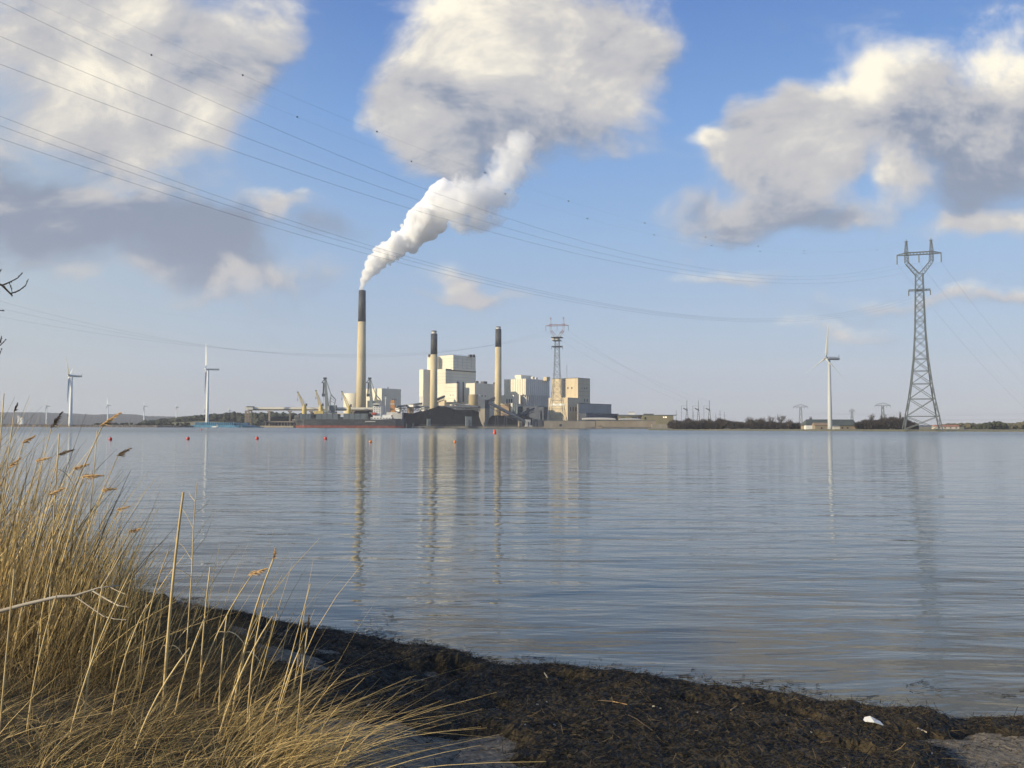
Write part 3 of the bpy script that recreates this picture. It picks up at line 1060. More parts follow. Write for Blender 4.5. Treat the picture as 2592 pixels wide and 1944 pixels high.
# wooded hills across the bay, far off
strip('hills', [(-1500, 3600), (660, 3700), (700, 3700)], ([(-1500, 70), (-300, 72), (0, 69), (100, 69), (150, 66), (200, 62), (240, 58), (300, 63), (345, 60), (370, 52), (430, 50), (500, 45), (560, 40), (620, 36), (700, 32)], (0, .35, .8, 1, .7)),
      M_hill, depth=(0, 250, 700, 1000, 1900), rough=2.2, fine=4)
strip('far_hills', [(660, 3700), (1640, 3400), (2330, 2500), (2600, 2400), (4200, 2400)], ([(660, 32), (1640, 18), (2330, 12), (2480, 16), (2592, 19), (4200, 22)], (0, .5, 1, .8)), M_hill, depth=(0, 150, 400, 2300), rough=2.5, fine=4)
strip('sloping_field', [(360, 1480), (520, 1480), (600, 1500)], ([(360, 4), (400, 8), (450, 14), (520, 17), (600, 16)], (0, .5, 1, .9)), M_field, depth=(0, 60, 160, 400))


def wood(name, label, prof, D0, Dd, n, m, base=1.5, blob=(3, 6), kind='stuff', cat='wood', squash=.9):
    """mass of tree crowns below a skyline: prof = [(px, py of the treetops)]"""
    V, Q = [], []
    ico_v, ico_f = ICO
    pxs = rng.uniform(prof[0][0], prof[-1][0], n)
    k = 0
    for px in pxs:
        D = D0 + rng.random() * Dd
        top = gz(px, float(np.interp(px, [a for a, _ in prof], [b for _, b in prof])), D0 + Dd * .5)
        r = rng.uniform(*blob)
        u = rng.random() ** .45
        z = base + max(top - base - r * .5, .2) * u
        c = np.array([gx(px, D), D, z])
        jit = 1 + (rng.random((len(ico_v), 1)) - .5) * .75
        v = ico_v * jit * r * np.array([1, 1, squash]) + c
        V.append(v); Q.append(ico_f + k); k += len(v)
    o = np_mesh(name, np.concatenate(V), np.concatenate(Q), m, False)
    return tag(o, label, cat, kind=kind)


def ico():
    import bmesh
    bm = bmesh.new()
    bmesh.ops.create_icosphere(bm, subdivisions=2, radius=1)
    v = np.array([tuple(q.co) for q in bm.verts]); f = np.array([[q.index for q in g.verts] for g in bm.faces])
    bm.free()
    return v, f


ICO = ico()
wood('forest', 'dark green forest on the low hill behind the blue barge', [(365, 1069), (420, 1064), (470, 1058), (505, 1053), (540, 1051), (600, 1048), (640, 1047), (700, 1047), (760, 1049), (850, 1052)], 1560, 120, 900, M_forest, base=2, blob=(3.5, 7))
for k, (a, b, lab) in enumerate([(240, 330, 'low green scrub on the stony bank under the second small turbine'), (330, 480, 'low scrub on the stony bank next to the blue barge')]):
    wood('scrub', lab, [(a, 1071 + (0 if k else 1)), (b, 1070)], 1040, 40, 60, M_forest, base=1.6, blob=(.8, 1.8))


# ------------------------------------------------------------------ wind turbines
def blade_mb(Rb, c0):
    """one blade along local +Z from the hub, chord across local X"""
    mb = MB()
    st = [(0.0, .5, .5), (.06, .5, .45), (.16, 1.15, .28), (.3, 1.0, .2), (.6, .62, .11), (.85, .36, .06), (1.0, .10, .03)]
    vs, fs = [], []
    for t, ch, th in st:
        ch *= c0; th *= c0
        vs += [(-ch * .35, 0, t * Rb), (0, th, t * Rb), (ch * .75, 0, t * Rb), (0, -th, t * Rb)]
    for i in range(len(st) - 1):
        for k in range(4):
            fs.append((i * 4 + k, i * 4 + (k + 1) % 4, i * 4 + 4 + (k + 1) % 4, i * 4 + 4 + k))
    fs += [(3, 2, 1, 0), tuple(range(len(vs) - 4, len(vs)))]
    return mb.add(vs, fs)


def turbine(label, bpx, D, hub_py, Rpx, ang, k, shade_mat=None, group='white wind turbines along the shore', base_z=1.5, thick=1.0):
    """k: how far the rotor plane turns toward the viewer; ang: degrees of the first blade from straight up"""
    x = gx(bpx, D)
    hz_ = gz(bpx, hub_py, D)
    Rb = Rpx * D / F
    root = thing('wind_turbine', label, 'wind turbine', (x, D, base_z), group)
    H_ = hz_ - base_z
    MB().lathe([(2.1 * thick, -2.0), (2.1 * thick, H_ * .05), (1.15 * thick, H_ - 1.3)], (x, D, base_z), 20).build('tower', (shade_mat or M_whitet), root, True)
    yaw = math.atan2(k, math.sqrt(1 - k * k))  # rotor faces mostly along -X
    ax = Vector((-math.cos(yaw), -abs(math.sin(yaw)), 0))
    e2 = Vector((k * 1.0, -math.sqrt(1 - k * k), 0)) if k > 0 else Vector((k, math.sqrt(1 - k * k), 0))
    ax = Vector((-abs(e2.y), -abs(e2.x), 0)) if True else ax
    c = Vector((x, D, hz_))
    nb = MB()
    L_ = Rb * .34
    a0, a1 = c + ax * (1.6), c - ax * (L_)
    nb.tube([a0, c + ax * .8, c - ax * (L_ * .5), a1], [1.15 * thick, 1.5 * thick, 1.6 * thick, 1.35 * thick], 10)
    na = nb.build('nacelle', (shade_mat or M_whitet), root)
    MB().tube([a1 + Vector((0, 0, 1.2)), a1 + Vector((0, 0, 2.9))], .16, 5).build('wind_vane', M_galv, na)
    hubc = c + ax * 3.0
    MB().tube([hubc - ax * 1.5, hubc, hubc + ax * 1.2, hubc + ax * 2.0], [1.25 * thick, 1.3 * thick, .9 * thick, .2], 10).build('hub', (shade_mat or M_whitet), root, True)
    for j in range(3):
        w = R(ang + 120 * j)
        up = Vector((0, 0, 1)) * math.cos(w) + e2 * math.sin(w)
        sd = up.cross(ax)
        pw = R(-48)
        sd, nn = sd * math.cos(pw) + ax * math.sin(pw), ax * math.cos(pw) - sd * math.sin(pw)
        M4 = Matrix((sd, nn, up)).transposed()
        bm_ = blade_mb(Rb, 2.3 * thick)
        bm_.v = [tuple(hubc + M4 @ Vector(q_)) for q_ in bm_.v]
        bm_.build('blade', (shade_mat or M_whitet), root)
    return root


turbine('tall white turbine behind the blue barge, one blade straight up', 524, 1150, 934, 78, 24, -.35, base_z=2.0)
turbine('white turbine on the stony shore, nearest the reeds', 178, 1010, 951, 70, 49, .32, base_z=2.2)
turbine('white turbine on the right shore by the barn', 2101, 640, 907, 87, 8, .30, shade_mat=mat('turbine_white_shaded', (.46, .48, .48), .5, .03, .1), base_z=1.0, thick=.78)  # greyer colour: cloud shade over this turbine is put into it
for (px, hp, D, Rp, a, k, lab) in [(117, 1028, 3150, 24, 160, .3, 'tiny white turbine before the hills, at the far left'), (272, 1026, 3120, 22, 5, -.3, 'tiny white turbine before the hills, behind the golden plume'),
                                   (364, 1028, 3150, 22, 170, .3, 'tiny white turbine before the hills, just right of the golden plume'), (446, 1031, 3300, 14, -25, -.4, 'tiny grey turbine beyond the sloping field'),
                                   (518, 1037, 3400, 14, -100, .5, 'tiny turbine half hidden behind the tall turbine'), (580, 1039, 3300, 14, -22, -.5, 'tiny grey turbine above the dark forest')]:
    turbine(lab, px, D, hp, Rp, a, k, base_z=0, thick=1.25, group='small distant wind turbines')


# ------------------------------------------------------------------ power pylons
def lattice_tower(mb, hb, levels, widths, legw, brw, c, rot):
    ca, sa = math.cos(rot), math.sin(rot)

    def P(u, v, z):
        return (c[0] + ca * u - sa * v, c[1] + sa * u + ca * v, c[2] + z)
    cs = [(-1, -1), (1, -1), (1, 1), (-1, 1)]
    for i in range(len(levels) - 1):
        z0, z1 = levels[i], levels[i + 1]
        w0, w1 = widths(z0) / 2, widths(z1) / 2
        for k in range(4):
            (u0, v0), (u1, v1) = cs[k], cs[(k + 1) % 4]
            A, B = P(u0 * w0, v0 * w0, z0), P(u1 * w0, v1 * w0, z0)
            C_, D_ = P(u0 * w1, v0 * w1, z1), P(u1 * w1, v1 * w1, z1)
            mb.bar(A, C_, legw(z0))
            mb.bar(A, D_, brw(z0)); mb.bar(B, C_, brw(z0))
            if i % 2 == 0 or z1 < 45: mb.bar(C_, D_, brw(z0))
    return P


def truss(mb, a, b, wa, wb, n, lw, bw, up=Vector((0, 0, 1))):
    """square-section lattice boom from a to b, widths wa to wb"""
    a, b = Vector(tuple(map(float, a))), Vector(tuple(map(float, b)))
    d = (b - a).normalized()
    s = d.cross(up)
    if s.length < .05: s = d.cross(Vector((0, 1, 0)))
    s.normalize()
    t = s.cross(d).normalized()
    pr = None
    for i in range(n + 1):
        k = i / n
        w = (wa + (wb - wa) * k) / 2
        c = a.lerp(b, k)
        q4 = [c + s * w + t * w, c - s * w + t * w, c - s * w - t * w, c + s * w - t * w]
        if pr:
            for j in range(4):
                mb.bar(pr[j], q4[j], lw)
                mb.bar(pr[j], q4[(j + 1) % 4], bw)
        pr = q4


def big_pylon(label, c, rot, H, mtl, mtop, platforms, base_mat=None, th=1.0):
    """mast with a Y-shaped head, two peaks, wide cross-arm with hanging insulators and a short lower arm"""
    root = thing('power_pylon', label, 'pylon', c, 'tall river-crossing power pylons')
    s = H / 126.0
    W = lambda z: float(np.interp(z / s, [0, 20, 30.5, 47, 66.5, 93, 104], [22.4, 15.2, 12.2, 8.6, 6.3, 4.9, 4.4])) * s
    lv = [q_ * s for q_ in (0, 9, 20.5, 30.5, 39, 47, 54, 60.5, 66.5, 72, 77, 82, 87, 92.5, 98, 103.5)]
    leg = lambda z: (.62 if z < 50 else .5) * th
    br = lambda z: (.30 if z < 50 else .24) * th
    body = MB()
    P = lattice_tower(body, 0, lv, W, leg, br, c, rot)
    body.build('mast', mtl, root)
    head = MB()
    for sg in (-1, 1):
        truss(head, P(sg * 1.2 * s, 0, 103.5 * s), P(sg * 7.4 * s, 0, 111.5 * s), 2.6 * s, 2.0 * s, 5, .34 * th, .2 * th)
        truss(head, P(sg * 7.4 * s, 0, 111.5 * s), P(sg * 7.7 * s, 0, 118 * s), 2.0 * s, 1.9 * s, 3, .34 * th, .2 * th)
        truss(head, P(sg * 7.7 * s, 0, 118 * s), P(sg * 7.5 * s, 0, 126 * s), 1.9 * s, .7 * s, 4, .30 * th, .2 * th)
        head.bar(P(sg * 7.5 * s - 1.2 * s, 0, 126 * s), P(sg * 7.5 * s + 1.2 * s, 0, 126 * s), .4 * th)
        head.bar(P(sg * 7.5 * s, 0, 126 * s), P(sg * 7.5 * s, 0, 127.5 * s), .3 * th)
    head.build('head_frame', mtop, root)
    ca = MB()
    truss(ca, P(-8 * s, 0, 117.6 * s), P(8 * s, 0, 117.6 * s), 1.7 * s, 1.7 * s, 8, .34 * th, .2 * th)
    for sg in (-1, 1):
        truss(ca, P(sg * 8 * s, 0, 117.6 * s), P(sg * 13.6 * s, 0, 117.0 * s), 1.7 * s, .35 * s, 4, .3 * th, .2 * th)
    ca.build('cross_arm', mtop, root)
    la = MB()
    truss(la, P(-6.8 * s, 0, 93 * s), P(6.8 * s, 0, 93 * s), .9 * s, .9 * s, 8, .28 * th, .2 * th)
    la.build('lower_arm', mtl, root)
    ends = []
    for u, z, l in ((-13.4, 116.8, 5.8), (0, 116.7, 5.2), (13.4, 116.8, 5.8), (-6.6, 92.4, 3.0), (6.6, 92.4, 3.0)):
        a, b = P(u * s, 0, z * s), P(u * s, 0, (z - l) * s)
        MB().tube([a, b], .38 * th, 8).build('insulator', M_insul if platforms else mtl, root)
        ends.append(np.array(b))
    if platforms:
        pf = MB()
        for z, w in ((103.2, 12.5), (99.5, 9.5), (92.5, 10.5)):
            pf.box((c[0], c[1], c[2] + z * s), (w * s, w * s, .7 * s), rot)
        pf.build('platform', M_dsteel, root)
        MB().lathe([(3.4 * s, 0), (3.4 * s, 2.2 * s)], (c[0], c[1], c[2] + 100.2 * s), 16).build('equipment_drum', M_capw, root)
        MB().tube([P(-4.6 * s, -3.2 * s, 101.2 * s), P(-4.6 * s, -4.4 * s, 101.2 * s)], 1.5 * s, 14).build('dish_antenna', M_capw, root)
    ends += [np.array(P(-7.5 * s, 0, 126 * s)), np.array(P(7.5 * s, 0, 126 * s))]
    return root, ends


cR = at(2334, 1088, 600); cR[2] = .9
pylR, endR = big_pylon('grey lattice pylon, tallest, on the right shore', cR, R(-20), gz(2334, 606, 600) - .9 - 1, M_galv, M_galv, False)
cM = at(1410, 1075, 1173); cM[2] = 2.4
pylM, endM = big_pylon('lattice pylon with red and white head before the tan block', cM, R(-14), gz(1410, 803, 1173) - 3.4, M_galv, M_rw, True, th=.85)


def cable(label, P0, th, b, c, smax, r, balls=(), group=None, n=70):
    """hanging cable from P0 along bearing th (degrees): z = z0 + b s + c s^2"""
    d = np.array([math.cos(R(th)), math.sin(R(th))])
    S = np.linspace(0, smax, n)
    pts = [(P0[0] + d[0] * s, P0[1] + d[1] * s, P0[2] + b * s + c * s * s) for s in S]
    rad = [r * float(np.clip(np.hypot(p[0], p[1]) / 600, .45, 2.4)) for p in pts]
    root = thing('power_cable', label, 'cable', P0, group)
    MB().tube(pts, r, 4).build('conductor', M_wire, root)
    for s in balls:
        p = (P0[0] + d[0] * s, P0[1] + d[1] * s, P0[2] + b * s + c * s * s)
        MB().ball(p, .27, 8).build('marker_ball', M_wire, root)
    return root


def fit_cable(P0, th, obs):
    """sag of a cable from readings (px, py) of where it hangs"""
    d = np.array([math.cos(R(th)), math.sin(R(th))])
    A, Y_ = [], []
    for px, py in obs:
        v = ray(px, py)
        t, s = np.linalg.solve(np.array([[v[0], -d[0]], [v[1], -d[1]]]), np.array(P0[:2]))
        A.append([s, s * s]); Y_.append(EYE + v[2] * t - P0[2])
    A, Y_ = np.array(A), np.array(Y_)
    w = 1 / A[:, :1]
    co = np.linalg.lstsq(A * w, Y_ * w[:, 0], rcond=None)[0]
    return co, A[:, 0].max()


def ball_s(P0, th, pxs):
    d = np.array([math.cos(R(th)), math.sin(R(th))])
    o = []
    for px in pxs:
        v = ray(px, 700)
        t, s = np.linalg.solve(np.array([[v[0], -d[0]], [v[1], -d[1]]]), np.array(P0[:2]))
        o.append(s)
    return o


rowsR = [
    ('highest line cable of three running from the right pylon’s cross-arm', 0, [(0, 23), (603, 280), (1300, 550), (1654, 654), (1895, 693), (2045, 701)], ()),
    ('middle line cable of three running from the right pylon’s cross-arm', 1, [(0, 89), (603, 337), (1300, 586), (1714, 682), (1985, 706)], ()),
    ('lowest line cable of three running from the right pylon’s cross-arm', 2, [(0, 143), (603, 386), (1300, 613), (1714, 696), (2015, 714)], ()),
    ('upper cable of three from the right pylon’s short lower arm', 3, [(0, 294), (603, 518), (1300, 718), (1654, 786), (1895, 808)], ()),
    ('middle cable of three from the right pylon’s short lower arm', 3.5, [(0, 313), (603, 533), (1300, 728), (1654, 789), (1895, 811)], ()),
    ('lower cable of three from the right pylon’s short lower arm', 4, [(0, 340), (603, 551), (1300, 741), (1654, 795), (1895, 813)], ()),
    ('thin earth wire with black marker balls from the right pylon’s nearer peak', 6, [(605, 180), (950, 330), (1226, 438), (1439, 511), (1633, 567), (1787, 602), (1920, 623), (2036, 633)], (605, 950, 1226, 1439, 1633, 1787, 1920, 2036, 2221)),
    ('thin earth wire with black marker balls from the right pylon’s farther peak', 5, [(370, 131), (746, 293), (1039, 408), (1278, 491), (1487, 554), (1656, 596), (1802, 621), (1925, 636)], (370, 746, 1039, 1278, 1487, 1656, 1802, 1925, 2036)),
]
for lab, k, obs, bl in rowsR:
    P0 = endR[int(k)] if k != 3.5 else (endR[3] + endR[4]) / 2
    co, sm = fit_cable(P0, 226, obs)
    cable(lab, P0, 226, co[0], co[1], sm + 45, .034 if not bl else .014, ball_s(P0, 226, bl), 'cables of the crossing over the bay')
rowsM = [
    ('highest thin cable between the middle pylon and the far left', 0, [(0, 803), (542, 865), (904, 882), (1300, 863)], ()),
    ('second thin cable between the middle pylon and the far left', 1, [(0, 811), (542, 868), (904, 885), (1300, 866)], ()),
    ('lowest thin cable between the middle pylon and the far left', 2, [(0, 820), (542, 874), (904, 888), (1300, 868)], ()),
    ('earth wire with marker balls above the middle pylon’s cables', 5, [(300, 781), (555, 808), (774, 824), (1126, 829), (1270, 820)], (300, 555, 774, 1126, 1270)),
]
for lab, k, obs, bl in rowsM:
    P0 = endM[k]
    co, sm = fit_cable(P0, 226, obs)
    cable(lab, P0, 226, co[0], co[1], sm + 60, .055 if not bl else .024, ball_s(P0, 226, bl), 'cables of the crossing over the bay')


def span(label, a, b, sag, r, group):
    a, b = np.array(a), np.array(b)
    root = thing('power_cable', label, 'cable', a, group)
    t = np.linspace(0, 1, 24)[:, None]
    P_ = a + (b - a) * t - np.array([0, 0, sag]) * 4 * t * (1 - t)
    MB().tube(P_, r, 4).build('conductor', M_wire, root)


for lab, k, px, py in (('cable falling from the outer arm of the right pylon to the frame edge', 2, 2660, 985), ('cable falling from the inner arm of the right pylon to the frame edge', 0, 2640, 1075), ('cable falling from the centre of the right pylon to the frame edge', 1, 2670, 1045)):
    span(lab, endR[k], at(px, py, 900), 6, .035, 'cables falling behind the right pylon')
for lab, k, px, py in (('cable sloping from the outer arm of the middle pylon to the substation', 2, 1760, 1018), ('cable sloping from the inner arm of the middle pylon to the substation', 0, 1740, 1022), ('cable sloping from the middle of the red and white head to the substation', 1, 1792, 1016)):
    span(lab, endM[k], at(px, py, 1500), 7, .06, 'cables from the middle pylon to the substation')

# small pylons and the substation behind the thicket
def small_pylon(label, px, top, D, span_px):
    x = gx(px, D)
    zt = gz(px, top, D)
    root = thing('small_pylon', label, 'pylon', (x, D, 0), 'small pylons behind the thicket')
    m_ = MB()
    lattice_tower(m_, 0, [0, zt * .25, zt * .5, zt * .72, zt * .9], lambda z: float(np.interp(z, [0, zt * .9], [4.6, 2.0])), lambda z: .34, lambda z: .2, (x, D, 0), R(-15))
    m_.build('mast', M_galv, root)
    w = span_px * D / F / 2
    a = MB()
    for sg in (-1, 1):
        a.bar((x, D, zt), (x + sg * w * .35, D, zt - .6), .35); a.bar((x + sg * w * .35, D, zt - .6), (x + sg * w, D, zt - zt * .10), .35)
        a.bar((x, D, zt * .9), (x + sg * w, D, zt - zt * .10), .35)
        for f_ in (.25, .5, .75): a.bar((x + sg * w * f_, D, zt * .9), (x + sg * w * (f_ - .12), D, zt - zt * .10 * f_), .22)
    a.build('cross_arm', M_galv, root)
    for u in (-1, -.5, .5, 1):
        MB().tube([(x + u * w * .97, D, zt * .9), (x + u * w * .97, D, zt * .9 - 2.2)], .18, 6).build('insulator', M_insul, root)


small_pylon('small umbrella-shaped pylon left of the barn', 2027, 1024, 1050, 38)
small_pylon('small umbrella-shaped pylon behind the dense bush', 2235, 1020, 1000, 40)
small_pylon('narrow distant pylon just right of the right turbine', 2157, 1035, 1300, 14)
for px, lab in ((1739, 'first substation gantry, beside the olive building'), (1768, 'second of three substation gantries over the thicket'), (1796, 'third substation gantry, nearest the tree crowns')):
    D = 1450
    x = gx(px, D); zt = gz(px, 1013, D); zb = gz(px, 1037, D)
    root = thing('substation_gantry', lab, 'gantry', (x, D, 0), 'gantries of the substation')
    g1 = MB()
    for sx in (-1, 1):
        for sy in (-1, 1):
            g1.bar((x + sx * 3.2, D + sy * 2, 0), (x + sx * .35, D, zt * .72), .6)
    g1.bar((x, D, zt * .65), (x, D, zt), .8)
    for f_ in (.3, .5, .62): g1.bar((x - 3.2 * (1 - f_ / .75), D, zt * f_), (x + 3.2 * (1 - f_ / .75), D, zt * f_), .4)
    g1.build('mast', M_galv, root)
    xl = gx(px - 14, D)
    g2 = MB().bar((xl, D, 0), (xl, D, zt * .80), .5)
    g2.bar((xl, D, zt * .80), (xl + 12 * D / F, D, zt * .80), .3)
    g2.build('post', M_galv, root)
    MB().bar((xl + 5 * D / F, D, gz(px, 1033, D)), (x + 1, D, zb - 1.5), 1.3).build('switch_arm', M_dsteel, root)
for i, px in enumerate((1712, 1755, 1812, 1823, 1834)):
    D = 1460
    x = gx(px, D); zt = gz(px, 1038 + (i % 3) * 4, D)
    root = thing('lightning_mast', 'thin grey mast rising over the substation thicket', 'mast', (x, D, 0), 'thin masts of the substation')
    MB().bar((x, D, 0), (x, D, zt), .45).build('mast', M_galv, root)
    MB().bar((x - 2.5, D, zt * .75), (x + 2.5, D, zt * .75), .35).build('cross_bar', M_galv, root)
for i, (py, pa, pb) in enumerate(((1046, 2030, 2700), (1049, 2030, 2700), (1060, 2250, 2700), (1063, 2250, 2700))):
    span(('upper', 'second', 'third', 'lowest')[i] + ' horizontal cable strung low over the right shore', at(pa, py - 1, 1020), at(pb, py, 1020), 1.2, .05, 'low horizontal cables over the right shore')

# ------------------------------------------------------------------ power station
YAW = R(40)
DL = np.array([-math.cos(YAW), math.sin(YAW)])
DR = np.array([math.sin(YAW), math.cos(YAW)])


def reach(P, d, px, py):
    v = ray(px, py)
    t, s = np.linalg.solve(np.array([[v[0], -d[0]], [v[1], -d[1]]]), np.array(P[:2]))
    return np.array(P[:2]) + d * s


def foot(xl, xc, xr, top, D):
    c = at(xc, top, D)
    l = reach(c, DL, xl, top)
    r = reach(c, DR, xr, top)
    return [tuple(c[:2]), tuple(r), tuple(r + l - c[:2]), tuple(l)], c[2]


def zpx(px, py, D):
    return gz(px, py, D)


def block(mb, xl, xc, xr, top, bottom, D):
    """block seen corner-on: left edge, near corner, right edge, roof and foot readings"""
    f_, zt = foot(xl, xc, xr, top, D)
    zb = 2.3 if bottom is None else gz(xc, bottom, D)
    mb.prism(f_, zb, zt)
    return f_, zb, zt


def facequad(mb, fpt, side, u0, u1, z0, z1, proud=.25):
    """thin panel standing proud of the left ('L') or right ('R') face of a block"""
    c, r, b, l = [np.array(q_) for q_ in fpt]
    e = l if side == 'L' else r
    n = np.array([-math.sin(YAW), -math.cos(YAW)]) if side == 'L' else np.array([math.cos(YAW), -math.sin(YAW)])
    a, d = c + (e - c) * u0, c + (e - c) * u1
    P_ = [tuple(a + n * proud), tuple(d + n * proud), tuple(d - n * .1), tuple(a - n * .1)]
    mb.prism(P_ if side == 'R' else P_[::-1], z0, z1)


def rooftop(mb, xa, xb, top, bottom, D):
    x0, x1 = gx(xa, D, top), gx(xb, D, top)
    z0, z1 = gz(xa, bottom, D), gz(xa, top, D)
    mb.box(((x0 + x1) / 2, D, (z0 + z1) / 2 - .5), (x1 - x0, x1 - x0, z1 - z0 + 1), YAW)


def building(name, label, xc, D, cat='building', group=None):
    return thing(name, label, cat, (gx(xc, D), D, 2.3), group)


# big boiler house
D0 = 1262
bh = building('boiler_house', 'tallest cream boiler house of stepped blocks between two short chimneys', 1148, D0)
mb = MB(); fB, zb, zt = block(mb, 1104, 1128, 1204.5, 933.5, None, D0); mb.build('wall', M_panel, bh)
fu = MB(); f2, _, _ = block(fu, 1112, 1147.5, 1204, 898.5, 936, D0 + 6); fu.build('upper_block', M_panel, bh)
fu = MB(); block(fu, 1081.5, 1098, 1117.5, 901.5, 936, D0 + 14); fu.build('upper_block', M_panel, bh)
fu = MB(); f3, z3, _ = block(fu, 1062, 1072, 1105, 935, None, D0 + 4); fu.build('side_wing', M_panel2, bh)
lit = MB(); facequad(lit, f3, 'L', 0, 1, gz(1072, 1003, D0), gz(1072, 935, D0), .3); lit.build('sunlit_panel', M_panel, bh)  # paler panel: sunlight on the wing's wall is put into its colour
fc = MB(); fC, _, _ = block(fc, 1124, 1156, 1159.5, 970, 1017, D0 - 14); fc.build('front_block', M_panel, bh)
sl = MB()
for ua, ub in ((.36, .42), (.545, .60)):
    s_ = MB(); facequad(s_, fB, 'R', ua, ub, gz(1160, 1016, D0), gz(1160, 964, D0), .3); s_.build('dark_strip', M_darkslot, bh)  # recesses in the wall, their shade put into dark strips
s_ = MB(); facequad(s_, fB, 'R', 0, 1, gz(1160, 937.5, D0), gz(1160, 933.2, D0), .3); s_.build('dark_strip', M_darkslot, bh)  # deep gap under the upper block, its shade painted as a strip
s_ = MB(); facequad(s_, fB, 'R', .43, .535, gz(1160, 1016, D0), gz(1160, 964, D0), 1.2); s_.build('pipe_shaft', M_panel2, bh)
for xa, xb, tp in ((1187, 1193.5, 897.5), (1195, 1201.5, 897.5)):
    v_ = MB(); rooftop(v_, xa, xb, tp, 902, D0 + 30); v_.build('roof_vent', M_darkslot, bh)
v_ = MB(); rooftop(v_, 1084.5, 1089.5, 897, 902, D0 + 20); v_.build('roof_vent', M_darkslot, bh)
for ua in (.25, .45):
    s_ = MB(); facequad(s_, fC, 'L', ua, ua + .05, gz(1156, 1002, D0), gz(1156, 999.5, D0), .2); s_.build('window', M_darkslot, bh)
# cladding joints and roof rails
M_joint = mat('cladding_joint', (.40, .38, .32), .7, .05, .2)
for py_ in (945, 953, 961, 969):
    for sd_, u0_, u1_ in (('R', .0, .355 if py_ > 963 else 1.0), ('L', .0, 1.0)):
        s_ = MB(); facequad(s_, fB, sd_, u0_, u1_, gz(1150, py_ + .45, D0), gz(1150, py_, D0), .14); s_.build('panel_joint', M_joint, bh)
for py_ in (906, 914, 922, 929):
    for sd_ in 'LR':
        s_ = MB(); facequad(s_, f2, sd_, 0, 1, gz(1150, py_ + .45, D0), gz(1150, py_, D0), .14); s_.build('panel_joint', M_joint, bh)
for u_ in (.2, .4, .6, .8):
    s_ = MB(); facequad(s_, f2, 'R', u_, u_ + .006, gz(1150, 931, D0), gz(1150, 899.5, D0), .2); s_.build('panel_joint', M_joint, bh)
for py_ in (981, 991, 1009):
    s_ = MB(); facequad(s_, fC, 'L', 0, 1, gz(1150, py_ + .45, D0), gz(1150, py_, D0), .14); s_.build('panel_joint', M_joint, bh)
c_, r_, b_, l_ = [np.array(q_) for q_ in f2]
zt_ = gz(1147, 898.5, D0 + 6)
s_ = MB()
for p_, q_ in ((l_, c_), (c_, r_)):
    s_.bar((*p_, zt_ + 1.1), (*q_, zt_ + 1.1), .22)
    for k_ in np.linspace(0, 1, 9): s_.bar((*(p_ + (q_ - p_) * k_), zt_), (*(p_ + (q_ - p_) * k_), zt_ + 1.1), .2)
s_.build('roof_rail', M_galv, bh)
# low wings under the front block
s_ = MB(); block(s_, 1126, 1154, 1159, 1023, None, D0 - 20); s_.build('base_wing', M_panel, bh)
s_ = MB(); block(s_, 1107, 1125, 1130, 1013, None, D0 - 16); s_.build('base_wing', M_tan, bh)
s_ = MB(); facequad(s_, fC, 'L', .2, .75, gz(1156, 1021, D0), gz(1156, 1018, D0), .5); s_.build('dark_strip', M_darkslot, bh)

# neighbouring block with vents on its roof
D1 = 1250
tb = building('turbine_hall', 'grey and cream hall beside the boiler house, vents on its roof', 1202, D1)
w_ = MB(); fD, _, ztD = block(w_, 1179, 1202, 1262, 969.5, None, D1); w_.build('wall', M_panel, tb)
for xa, xb, tp in ((1203, 1210, 964.5), (1219, 1231, 965.5), (1249, 1253, 968)):
    v_ = MB(); rooftop(v_, xa, xb, tp, 971, D1 + 22); v_.build('roof_vent', M_darkslot, tb)
for ua in (.28, .42):
    s_ = MB(); facequad(s_, fD, 'R', ua, ua + .035, gz(1220, 1003, D1), gz(1220, 1000, D1), .25); s_.build('window', M_glass, tb)

# small tan tank with zigzag stairs
Dt = 1222
xt = gx(1198, Dt)
tk = thing('storage_tank', 'small tan round tank with outside stairs before the grey hall', 'tank', (xt, Dt, 2.3))
MB().lathe([(6.6, 0), (6.6, gz(1198, 999.5, Dt) - 2.3), (6.2, gz(1198, 999, Dt) - 2.1)], (xt, Dt, 2.3), 32).build('shell', M_tank, tk, True)
st_ = MB()
for i in range(5):
    za = gz(1198, 1020 - i * 4, Dt)
    st_.bar((xt + 6.9, Dt - 1.5, za), (xt + 9.6, Dt - 1.5, za + 2), .5); st_.bar((xt + 9.6, Dt - 1.5, za + 2), (xt + 6.9, Dt - 1.5, za + 2.2), .5)
st_.build('stair', M_white, tk)


